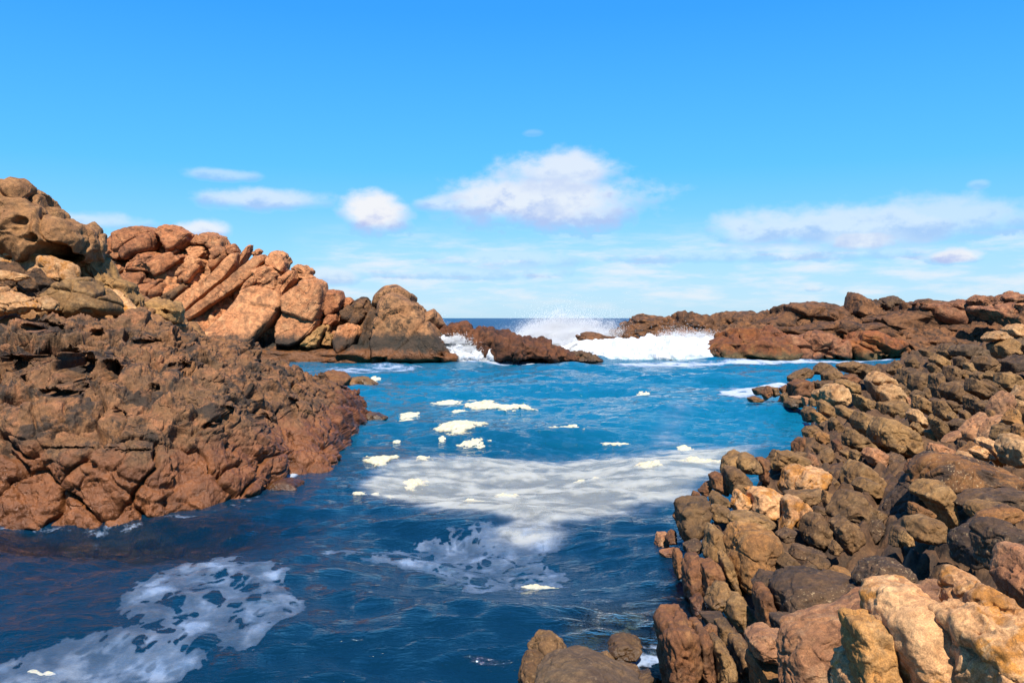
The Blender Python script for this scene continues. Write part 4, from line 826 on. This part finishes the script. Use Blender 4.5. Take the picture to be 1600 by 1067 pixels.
for s, D, mat, lab in [('500,590 515,580 535,582 545,592 540,604 505,604', 56, 'rust', 'reddish knob rising behind the nose of the pitted rock'),
                       ('530,598 540,590 556,594 562,606 540,608', 58, 'ochre', 'mustard yellow boulder at the nose of the pitted rock'),
                       ('545,605 552,590 570,592 582,600 590,607 570,611', 58.5, 'tan', 'flat tan rock sliding into the water past the pitted nose'),
                       ('568,656 575,646 590,645 602,652 600,658 575,660', 41, 'brown', 'low brown stone awash beside the pitted rock'),
                       ('420,765 432,752 450,748 466,754 470,764 440,768', 23.6, 'rust', 'small rounded red rock at the splash under the pitted rock')]:
    rock('boulder', 'X', s, D, mat, lab, 'boulder', G_NOSE, tilt=.5)

# ------------------------------------------------------------------ sea
_w = np.random.RandomState(3)
WAVES = []
for k in range(46):
    L = .45 * 1.115 ** k if k < 34 else .45 * 1.115 ** (k - 12)
    a = R_(90) + _w.normal(0, .55) + .25                       # crests run across, travelling towards the shore
    WAVES.append((2 * np.pi / L * math.cos(a), 2 * np.pi / L * math.sin(a), .019 * L ** .62 * _w.uniform(.5, 1.2), _w.uniform(0, 6.28)))
def wave_z(x, y, fade=True):
    z = np.zeros_like(x)
    wx = x + .5 * np.sin(y * .31 + 1) + .35 * np.sin(x * .47 + y * .2); wy = y + .6 * np.sin(x * .27) + .3 * np.sin(x * .61 - y * .33)
    for kx, ky, a, ph in WAVES:
        Lw = 2 * np.pi / math.hypot(kx, ky)
        z += a * np.sin(kx * wx + ky * wy + ph) * np.clip(1.6 - y * .0022 / Lw * 4, 0, 1)
    g = .55 + .45 * fbm(np.stack((x * .12, y * .09, 0 * x), 1), 2)
    return z * np.clip(g, .2, 1.3)
ys = [4.0]
while ys[-1] < 40000: ys.append(ys[-1] * (1.0048 if ys[-1] < 160 else 1.05))
ys = np.array(ys); s = np.linspace(-1, 1, 520)
X = s[None] * (ys * .85 + 6)[:, None]; Y = np.repeat(ys[:, None], len(s), 1); x, y = X.ravel(), Y.ravel()
z = wave_z(x, y)
z += np.clip((y - 95) / 60, 0, 1) * (.18 * np.sin(y * .16 + .6 * np.sin(x * .05)) ) * np.clip(2 - y / 400, 0, 1)
def blob(x, y, px, py, rx, ry):
    D = 6237 / (py - HY); cx = (px - CX) * D / F
    return sst(np.sqrt(((x - cx) / rx) ** 2 + ((y - D) / ry) ** 2), 1.15, .45)
n3 = np.stack((x * .9, y * .9, 0 * x), 1)
nz = .35 * fbm(n3, 3)
def bl(*a): 
    return np.maximum(blob(x + nz, y + nz, *a), 0)
shal = np.maximum.reduce([bl(985, 1010, 1.15, 1.7), bl(1010, 1080, 1.3, 1.2), .6 * bl(60, 835, 5.5, 1.7), .4 * bl(250, 815, 4, 1.0), .8 * bl(1060, 960, .7, 1.6)])
aer = np.clip(.06 + .9 * sst(y, 20, 85) * sst(y, 130, 95) + .55 * sst(y, 18, 45) + .35 * sst(y, 95, 60) * sst(np.abs(x - 8) / (y * .3), 1, 0), 0, 1) * sst(y, 135, 108)
n, m = X.shape; idx = np.arange(n * m).reshape(n, m)
Q = np.stack((idx[:-1, :-1], idx[:-1, 1:], idx[1:, 1:], idx[1:, :-1]), 2).reshape(-1, 4)
mw, t = new_mat('sea_water')
pos = t.node('ShaderNodeNewGeometry').outputs['Position']
aS = t.node('ShaderNodeAttribute', attribute_name='shallow').outputs['Fac']; aA = t.node('ShaderNodeAttribute', attribute_name='aerated').outputs['Fac']
dist = t.node('ShaderNodeSeparateXYZ', {0: pos}).outputs[1]
w1 = t.noise(t.scalev(pos, (1.0, 2.1, 1)), 2.4, 5, .6, .6); w2 = t.noise(t.scalev(pos, (1, 2.0, 1)), 7.5, 4, .6, .5); w3 = t.noise(t.scalev(pos, (.8, 2.6, 1)), .42, 6, .66, .3)
w4 = t.noise(t.scalev(pos, (.25, 1, 1)), .06, 5, .6)
h = t.math('ADD', t.math('MULTIPLY', w1, .14), t.math('ADD', t.math('MULTIPLY', w2, .03), t.math('MULTIPLY', w3, .42)))
h = t.math('ADD', h, t.math('MULTIPLY', w4, t.step(dist, 100, 200, 0, 2.4)))
bp = t.node('ShaderNodeBump', {'Strength': t.step(dist, 18, 60, .5, .95), 'Distance': 1.0, 'Height': h})
deep = t.mix(aA, (.0013, .011, .027), (.002, .095, .17))
deep = t.mix(t.step(dist, 110, 150), deep, (.002, .033, .088))
body = t.node('ShaderNodeBsdfPrincipled', {'Base Color': deep, 'Roughness': t.step(dist, 60, 170, .035, .32), 'Specular IOR Level': t.step(dist, 50, 170, .5, .16), 'IOR': 1.33, 'Normal': bp.outputs[0]})
refr = t.node('ShaderNodeBsdfTransparent', {0: (.50, .72, .74, 1)})
glos = t.node('ShaderNodeBsdfGlossy', {'Color': (1, 1, 1, 1), 'Roughness': .06, 'Normal': bp.outputs[0]})
fr = t.node('ShaderNodeFresnel', {'IOR': 1.33, 'Normal': bp.outputs[0]})
clear = t.node('ShaderNodeMixShader', {0: fr.outputs[0], 1: refr.outputs[0], 2: glos.outputs[0]})
shd = t.node('ShaderNodeMixShader', {0: aS, 1: body.outputs[0], 2: clear.outputs[0]})
t.node('ShaderNodeOutputMaterial', {0: shd.outputs[0]})
sea = mesh_obj('sea', np.stack((x, y, z), 1), Q, mw, attrs=dict(shallow=shal, aerated=aer))
setp(sea, 'deep blue rippled sea water filling the inlet out to the horizon', None, None, 'structure')
# seabed under the inlet
xb, yb = np.meshgrid(np.linspace(-60, 60, 160), np.linspace(2, 120, 200)); xb, yb = xb.ravel(), yb.ravel()
zb = -1.1 + .35 * fbm(np.stack((xb * .4, yb * .4, 0 * xb), 1), 3) - .02 * np.maximum(yb - 20, 0)
zb = np.maximum(zb, -.5 + .2 * fbm(np.stack((xb * 1.4, yb * 1.4, 0 * xb), 1), 3) + .2 * blob(xb, yb, 985, 1010, 2.2, 2.8) - .9 * (1 - np.maximum(blob(xb, yb, 985, 1010, 2.2, 2.8), .6 * blob(xb, yb, 60, 835, 7, 2.6))) )
idx = np.arange(len(xb)).reshape(200, 160)
setp(mesh_obj('seabed', np.stack((xb, yb, zb), 1), np.stack((idx[:-1, :-1], idx[:-1, 1:], idx[1:, 1:], idx[1:, :-1]), 2).reshape(-1, 4), MAT['brown']), 'brown seabed below the clear shallows', None, None, 'structure')

# ------------------------------------------------------------------ foam on the water
mf, t = new_mat('sea_foam')
pos = t.node('ShaderNodeNewGeometry').outputs['Position']
aF = t.node('ShaderNodeAttribute', attribute_name='foam').outputs['Fac']; aC = t.node('ShaderNodeAttribute', attribute_name='cream').outputs['Fac']
nn = t.noise(pos, 5.5, 6, .7); n5 = t.noise(pos, 38, 4, .7)
col = t.mix(aC, (.25, .36, .54), (.60, .575, .47)); col = t.mix(t.step(nn, .35, .65, 0, .4), col, (.42, .46, .52))
al = t.math('MULTIPLY', aF, t.step(t.math('ADD', t.math('MULTIPLY', nn, .6), t.math('MULTIPLY', n5, .4)), .25, .6, .72, 1.0), clamp=True)
bp = t.node('ShaderNodeBump', {'Strength': .5, 'Distance': .05, 'Height': t.math('ADD', nn, n5)})
df = t.node('ShaderNodeBsdfDiffuse', {'Color': col, 'Normal': bp.outputs[0]}); tr = t.node('ShaderNodeBsdfTransparent')
t.node('ShaderNodeOutputMaterial', {0: t.node('ShaderNodeMixShader', {0: al, 1: tr.outputs[0], 2: df.outputs[0]}).outputs[0]})
MAT['foam'] = mf
def blur(a, r, it=3):
    for _ in range(it):
        for ax in (0, 1):
            k = r[ax]
            if k < 1: continue
            c = np.cumsum(np.pad(a, [(k + 1, k) if i == ax else (0, 0) for i in (0, 1)], mode='edge'), axis=ax)
            a = (np.take(c, range(2 * k + 1, c.shape[ax]), ax) - np.take(c, range(0, c.shape[ax] - 2 * k - 1), ax)) / (2 * k + 1)
    return a
def px_poly(s): return np.array([[float(v) for v in q.split(',')] for q in s.split()])
def foam_sheet(name, x0, x1, y0, y1, step, polys, fn, label, lift=.012):
    us = np.arange(x0, x1, step[0]); vs = np.arange(y0, y1, step[1]); U, Vv = np.meshgrid(us, vs)
    M = np.zeros(U.shape)
    for s_, wgt, bx, by in polys:
        m = inpoly(U, Vv, px_poly(s_)).astype(float); M = np.maximum(M, wgt * blur(m, (max(1, int(by / step[1])), max(1, int(bx / step[0])))))
    D = 6237 / (Vv - HY); Xw = (U - CX) * D / F; x, y = Xw.ravel(), D.ravel()
    fm, cr = fn(M.ravel(), x, y); fm = np.clip(fm, 0, 1)
    z = wave_z(x, y) + lift + .02 * cr
    n, m = U.shape; idx = np.arange(n * m).reshape(n, m)
    Q = np.stack((idx[:-1, :-1], idx[1:, :-1], idx[1:, 1:], idx[:-1, 1:]), 2).reshape(-1, 4)
    Q = Q[fm[Q].max(1) > .02]
    used = np.unique(Q); mp = np.full(n * m, -1); mp[used] = np.arange(len(used))
    o = mesh_obj(name, np.stack((x, y, z), 1)[used], mp[Q], mf, attrs=dict(foam=fm[used], cream=np.clip(cr, 0, 1)[used]))
    return setp(o, label, None, None, 'stuff')
def raft(M, x, y):
    q = np.stack((x * .5, y * .33, 0 * x), 1); n1 = fbm(q, 4); n2 = fbm(np.stack((x * .5 + .3 * y, y * 1.15, 0 * x), 1) + 4, 5); n3_ = fbm(np.stack((x * 2.2, y * 2.6, 0 * x), 1) + 9, 4)
    a = M * 1.25 + .20 * n1 + .16 * n2 + .10 * n3_
    core = sst(a, .62, 1.15)
    f = sst(a, .30, 1.0) * (.13 + .38 * core) * (.55 + .62 * sst(n2 + n3_ * .7, -.5, .6)) * (1 - .35 * sst(n2, .05, .5) * (1 - core)) 
    return f, core * .9
def lace(M, x, y):
    p = np.stack((x, y * .62, 0 * x), 1); w = p + .16 * np.stack((fbm(p * 2.2, 3), fbm(p * 2.2 + 7, 3), 0 * x), 1)
    f1, f2, c = worley(w * 2.3 + 3, .95); g1, g2, c2 = worley(w * 5.5 + 1, .95)
    n1 = fbm(p * .55, 4); n2 = fbm(p * 2.4 + 5, 4)
    hole = np.maximum(sst(f1, .44, .26) * ((c % 5) < 3), sst(g1, .46, .26) * ((c2 % 5) < 4))
    edge = sst(M, .95, .45)
    a = M * 1.0 + .30 * n1 + .34 * n2 - hole * (.40 + .6 * edge) * sst(n1, .75, -.1) - .10 * np.abs(fbm(p * 6, 3))
    f = sst(a, .56, .64)
    thick = sst(a + .25 * n2, .75, 1.35)
    st_ = fbm(np.stack((x * 1.4 + y * .5, y * .9, 0 * x), 1) + 21, 5)
    return f * (.17 + .28 * thick) * (.7 + .75 * sst(st_, -.4, .7)), .30 * thick * sst(n1, .1, .6)
foam_sheet('foam', 490, 1290, 600, 880, (1.7, .9), [
    ('540,768 590,722 680,712 780,708 880,702 960,696 1050,690 1150,694 1260,702 1150,730 1095,775 1060,792 950,815 900,836 830,842 760,818 640,802', 1.0, 22, 14),
    ('985,700 1020,665 1040,635 1035,625 1085,632 1100,648 1075,655 1060,680 1130,690 1130,710 980,712', .62, 16, 7),
    ('720,845 820,800 920,830 890,860 760,860', .8, 16, 10),
    ('640,690 720,660 760,690 900,660 990,668 960,700 700,712', .38, 30, 10)], raft, 'broad pale foam raft drifting across the middle of the inlet')
foam_sheet('foam', 440, 960, 815, 950, (1.1, .8), [
    ('455,872 560,858 640,838 720,826 800,820 930,830 890,856 850,872 880,890 910,905 860,925 740,934 690,920 640,900 560,886 470,885', .92, 15, 8)], lace, 'lacy torn foam between the foam raft and the near water')
foam_sheet('foam', -60, 540, 850, 1120, (1.1, .9), [
    ('-80,1060 60,1028 110,1012 170,1000 185,955 205,935 300,895 335,868 375,872 400,888 455,890 470,905 440,925 500,962 470,980 430,1000 400,1028 330,1040 290,1070 200,1120 -80,1120', 1.0, 12, 9)], lace, 'bluish film of foam with ragged holes on the near dark water')
def streaks(M, x, y):
    n2 = fbm(np.stack((x * .9, y * .75, 0 * x), 1) + 4, 5); n1 = fbm(np.stack((x * .18, y * .2, 0 * x), 1), 3)
    a = M * 1.2 + .35 * n2 + .2 * n1
    return sst(a - .25 * np.abs(fbm(np.stack((x * 2.5, y * 1.6, 0 * x), 1), 3)), .62, 1.15) * .85, .5 * sst(a, .9, 1.3)
foam_sheet('foam', 460, 700, 562, 700, (1.2, .45), [
    ('470,578 520,574 610,570 690,572 660,578 600,582 560,590 480,584', .72, 8, 2), ('575,598 640,600 620,606 580,606', .8, 8, 2), ('590,628 640,622 720,624 740,630 680,634 610,634', .5, 9, 3), ('690,562 780,562 1060,566 700,569', .6, 6, 1.5)], streaks, 'thin white streaks of foam trailing past the pitted nose')
foam_sheet('foam', 690, 1420, 558, 612, (1.3, .35), [
    ('690,564 780,565 940,567 1110,566 1240,562 1400,562 1400,566 1250,567 1120,572 1020,574 930,571 790,569 690,569', 1.0, 8, 1.3), ('930,568 1110,566 1130,570 1060,576 980,577', 1.0, 14, 2.4), ('760,590 1000,585 1180,590 1150,600 900,604', .34, 30, 3)], streaks, 'white wash spreading below the breaking surf')
foam_sheet('foam', 1090, 1260, 595, 640, (.7, .35), [('1112,612 1150,606 1200,602 1232,600 1232,606 1190,616 1170,624 1130,620', 1.05, 8, 2)], streaks, 'white wash around the tip of the brown rock pile')
foam_sheet('foam', 405, 480, 720, 775, (.5, .35), [('424,735 440,726 455,728 464,738 466,748 450,752 430,752', 1.2, 5, 3)], streaks, 'patch of white water swirling at the small rounded red rock')
def rim(M, x, y):
    n2 = fbm(np.stack((x * 3.2, y * 3.2, 0 * x), 1) + 4, 5); a = M * 1.1 + .42 * n2
    return sst(a - .5 * np.abs(fbm(np.stack((x * 6, y * 6, 0 * x), 1), 3)), .45, .95) * .75, .2 * M
foam_sheet('foam', -10, 440, 775, 830, (1.1, .5), [('-10,800 180,806 300,800 390,783 440,760 440,766 390,789 300,806 180,812 -10,806', .66, 7, 2)], rim, 'thin broken line of white foam along the foot of the pitted rock')
foam_sheet('foam', 930, 1075, 985, 1085, (.8, .8), [('960,1030 1010,1012 1045,1010 1055,1030 1050,1070 1000,1080 960,1068', .6, 9, 7), ('990,955 1050,955 1055,985 1000,990', .5, 9, 7)], rim, 'white water fizzing over the stones of the shallows')

# thick creamy clumps of foam floating on the water
mc, t = new_mat('thick_foam')
pos = t.node('ShaderNodeNewGeometry').outputs['Position']
n1_ = t.noise(pos, 7, 6, .7); n2_ = t.noise(pos, 30, 5, .7)
col = t.mix(t.step(n1_, .35, .65), (.52, .46, .29), (.56, .52, .39))
bp = t.node('ShaderNodeBump', {'Strength': .7, 'Distance': .12, 'Height': t.math('ADD', n1_, t.math('MULTIPLY', n2_, .4))})
pr = t.node('ShaderNodeBsdfPrincipled', {'Base Color': col, 'Roughness': .9, 'Normal': bp.outputs[0], 'Specular IOR Level': .2, 'Subsurface Weight': .15, 'Subsurface Scale': .05})
eg = t.node('ShaderNodeAttribute', attribute_name='edge').outputs['Fac']
al = t.step(t.math('ADD', eg, t.math('MULTIPLY', t.math('SUBTRACT', n2_, .5), .9)), .12, .90)
t.node('ShaderNodeOutputMaterial', {0: t.node('ShaderNodeMixShader', {0: al, 1: t.node('ShaderNodeBsdfTransparent').outputs[0], 2: pr.outputs[0]}).outputs[0]})
def clump(px, py, w, h, slope, label, hgt=.14, seed=0):
    D = 6237 / (py - HY); cx = (px - CX) * D / F; rx = w / 2 * D / F; ry = h / 2 * D * D / 6237
    k = 90; a, c = np.meshgrid(np.linspace(-1.3, 1.3, k), np.linspace(-1.3, 1.3, k // 2)); a, c = a.ravel(), c.ravel()
    x = cx + a * rx; y = D + c * ry - slope * a * rx * D / CH
    p3 = np.stack((x, y, 0 * x + seed), 1)
    prof = .9 - np.sqrt(a * a + c * c) + .45 * fbm(p3 * (1.1 / max(.2, min(rx, .9))), 4) + .22 * fbm(p3 * 5.0, 4)
    zz = wave_z(x, y) - .03 + np.where(prof > 0, np.sqrt(np.maximum(prof, 0)), prof) * hgt * .8 * (1 + .5 * fbm(p3 * 3, 3)) + .02 * fbm(p3 * 9, 3)
    keep = prof > -.12; idx = np.arange(len(x)).reshape(k // 2, k)
    Q = np.stack((idx[:-1, :-1], idx[:-1, 1:], idx[1:, 1:], idx[1:, :-1]), 2).reshape(-1, 4); Q = Q[keep[Q].all(1)]
    u_ = np.unique(Q); mp = np.full(len(x), -1); mp[u_] = np.arange(len(u_))
    o = mesh_obj('foam_clump', np.stack((x, y, zz), 1)[u_], mp[Q], mc, None, (cx, D, 0), attrs=dict(edge=sst(prof, -.12, .34)[u_]))
    setp(o, label, 'foam', 'thick foam clumps on the inlet')
for i, c in enumerate([
    (775, 636, 130, 14, .09, 'long cream bar of foam tilted up to the right, farthest of the big clumps', .16), (716, 641, 34, 7, 0, 'short foam pad at the left end of the long cream bar'),
    (722, 674, 84, 20, -.02, 'wide cream foam clump below the long tilted bar', .17), (737, 692, 60, 8, 0, 'thin foam pad just under the wide cream clump'), (690, 688, 18, 5, 0, 'tiny foam pad left of the thin one'),
    (700, 628, 60, 6, 0, 'pale thin foam strip above the long cream bar'), (640, 646, 40, 9, 0, 'small foam clump nearest the pitted nose'), (635, 662, 30, 6, 0, 'flat foam pad under the clump nearest the pitted nose'),
    (592, 721, 66, 18, .02, 'bright cream clump at the edge of the foam raft beside the pitted rock', .18), (562, 769, 26, 8, 0, 'small clump at the raft corner by the pitted rock'), (588, 766, 16, 5, 0, 'tiny clump beside the raft corner one'),
    (662, 721, 28, 9, 0, 'small rounded cream clump right of the bright one', .13), (650, 751, 42, 14, -.03, 'cream clump with a trailing tail inside the raft', .15), (612, 772, 22, 6, 0, 'faint clump low in the raft left half'),
    (1014, 736, 54, 12, 0, 'plump cream clump standing alone in the raft right half', .16), (1088, 725, 96, 15, .06, 'long cream clump touching the rock point', .17), (1070, 695, 30, 6, 0, 'small clump above the long one near the rock point'),
    (792, 765, 44, 12, .10, 'slanted cream clump in the raft centre', .12), (738, 778, 36, 7, 0, 'low cream clump left of the slanted one'), (904, 749, 20, 6, 0, 'little clump in the raft centre, first of a pair'), (930, 749, 15, 5, 0, 'smaller second clump of the pair in the raft centre'),
    (848, 912, 70, 11, .03, 'white foam clump floating on the lacy foam', .09), (1005, 612, 26, 5, 0, 'small white foam patch far out on open water'), (60, 1058, 90, 12, 0, 'white thick foam in the bluish film at the corner', .05), (620, 690, 14, 5, 0, 'lone tiny pad left of the wide cream clump'),
    (584, 592, 20, 5, 0, 'white pad on the streaks behind the pitted nose'), (885, 676, 70, 6, 0, 'thin veil like strip of foam on open blue water'), (960, 686, 50, 5, 0, 'faint strip of foam toward the curl of the raft')]):
    clump(*c[:6], hgt=(c[6] if len(c) > 6 else .09), seed=i * 3.3)

# ------------------------------------------------------------------ breaking surf: churned water bodies with spray
ms, t = new_mat('white_water')
pos = t.node('ShaderNodeNewGeometry').outputs['Position']
nw = t.noise(pos, 1.1, 6, .68); nw2 = t.noise(pos, 5, 4, .7)
z_ = t.node('ShaderNodeSeparateXYZ', {0: pos}).outputs[2]
col = t.mix(t.math('MULTIPLY', t.step(z_, .55, .0), t.step(nw, .62, .40)), (.50, .52, .54), (.28, .44, .48))
bp = t.node('ShaderNodeBump', {'Strength': .8, 'Distance': .5, 'Height': t.math('ADD', nw, t.math('MULTIPLY', nw2, .3))})
pr = t.node('ShaderNodeBsdfPrincipled', {'Base Color': col, 'Roughness': .8, 'Normal': bp.outputs[0], 'Subsurface Weight': .2, 'Subsurface Scale': .3, 'Subsurface Radius': (.5, .8, 1)})
t.node('ShaderNodeOutputMaterial', {0: pr.outputs[0]}); MAT['surf'] = ms
def spray(name, px_list, n, label, size=(.02, .075), seed=0):
    rs = np.random.RandomState(seed); C = []; S = []
    tot = sum(p[6] for p in px_list)
    for (px, py, wx, hz, D, dd, wgt, lean) in px_list:      # plume foot pixel, half width (px), height (px)
        npf = 70; pu = rs.normal(0, .48, npf); ph = rs.beta(.8, 2.0, npf) * np.exp(-.6 * pu * pu) * rs.uniform(.6, 1.15, npf); pr_ = rs.uniform(.05, .17, npf); pw = (1.15 - ph) ** 2 * rs.uniform(.3, 1, npf)
        k = int(n * wgt / tot); id_ = rs.choice(npf, k, p=pw / pw.sum())
        g1 = rs.normal(0, 1, (k, 3)) * pr_[id_][:, None] * np.where(rs.rand(k) < .3, 2.0, 1.0)[:, None]
        u = pu[id_] + g1[:, 0] * hz / wx * 1.5; h = np.maximum(ph[id_] + g1[:, 1], -.1)
        d = D + rs.normal(0, dd * .5, k) + g1[:, 2] * dd * 3
        C.append(np.stack(((px + u * wx + lean * h * wx - CX) * d / F, d, np.maximum(.05, CH - (py - h * hz - HY) * d / F)), 1)); S.append(rs.uniform(size[0], size[1], k))
    C = np.concatenate(C); S = np.concatenate(S)
    tet = np.array([(1, 1, 1), (-1, -1, 1), (-1, 1, -1), (1, -1, -1)], float) * .7
    V = (C[:, None] + tet[None] * S[:, None, None]).reshape(-1, 3)
    Fc = (np.arange(len(C))[:, None, None] * 4 + np.array([(0, 1, 2), (0, 3, 1), (0, 2, 3), (1, 3, 2)])[None]).reshape(-1, 3)
    setp(mesh_obj(name, V, Fc, MAT['spray'], smooth=False), label, None, None, 'stuff')
msp, t = new_mat('spray_drops')
d1 = t.node('ShaderNodeBsdfDiffuse', {'Color': (.96, .97, .98, 1)}); d2 = t.node('ShaderNodeBsdfTranslucent', {'Color': (.96, .97, .98, 1)})
t.node('ShaderNodeOutputMaterial', {0: t.node('ShaderNodeMixShader', {0: .45, 1: d1.outputs[0], 2: d2.outputs[0]}).outputs[0]}); MAT['spray'] = msp
WV = dict(rough=.10, block=.0, groove=(5, 3, 2.5), grow=1.02, facet=.35, tilt=.9, p=2.2, T=.8, sub=6)
w1o = empty('breaking_wave', P(1000, 562, 100), 'big white breaking wave surging between islet and dark ridge', 'wave')
parts_of(w1o, [
 ('crest', 'X', '800,548 830,541 880,541 930,544 990,542 1040,534 1080,530 1125,533 1135,540 1110,552 1118,566 1000,570 930,570 870,556', 101, 'surf', dict(T=.35)),
 ('crest', 'X', '1010,548 1040,536 1068,531 1100,533 1125,536 1118,545 1060,554', 103, 'surf'),
 ('surge', 'X', '795,538 830,528 880,526 930,530 960,536 940,550 860,550', 112, 'surf', dict(T=.6)),
 ('surge', 'X', '930,552 1000,540 1080,540 1115,552 1112,568 1020,573 940,572', 97.5, 'surf', dict(T=.5)),
], **WV)
w2o = empty('waterfall', P(735, 565, 91), 'white water pouring through the gap between rock stack and islet', 'waterfall')
parts_of(w2o, [
 ('fall', 'Q', '790,365 830,372 872,402 942,404 1005,462 1050,492 838,492 815,420', 90.4, 'surf', dict(T=.22, tilt=.9)),
 ('surge', 'Q', '725,380 730,330 760,300 800,310 832,350 815,385 770,380', 99, 'surf', dict(T=.6)),
], **dict(WV, tilt=.5))
spray('spray', [(848, 530, 56, 56, 114, 1.8, 5, .7), (905, 528, 56, 46, 116, 1.8, 3, .4), (880, 536, 90, 28, 111, 1.2, 8, .2), (870, 548, 80, 22, 106, 1.2, 6, 0)], 480000, 'fine white spray drifting up behind the islet', (.009, .036), 5)
spray('spray', [(1068, 540, 44, 28, 103, 1.0, 5, .0), (1110, 541, 30, 24, 104, .9, 4, .0), (1020, 548, 60, 20, 102, 1.0, 5, .0), (950, 550, 70, 16, 101, 1.0, 4, .0), (1060, 558, 70, 14, 98, 1.0, 4, 0), (970, 562, 70, 12, 97, 1.0, 3, 0)], 260000, 'spray thrown off the crest in front of the dark ridge', (.009, .038), 6)
spray('spray', [(682, 530, 22, 34, 100, 1.0, 3, -.2), (735, 550, 30, 20, 90, .4, 3, 0), (715, 535, 22, 14, 90.3, .4, 2, 0), (745, 566, 46, 10, 89.6, .5, 2, 0)], 90000, 'spray over the gap beside the pointed rock stack', (.010, .042), 7)
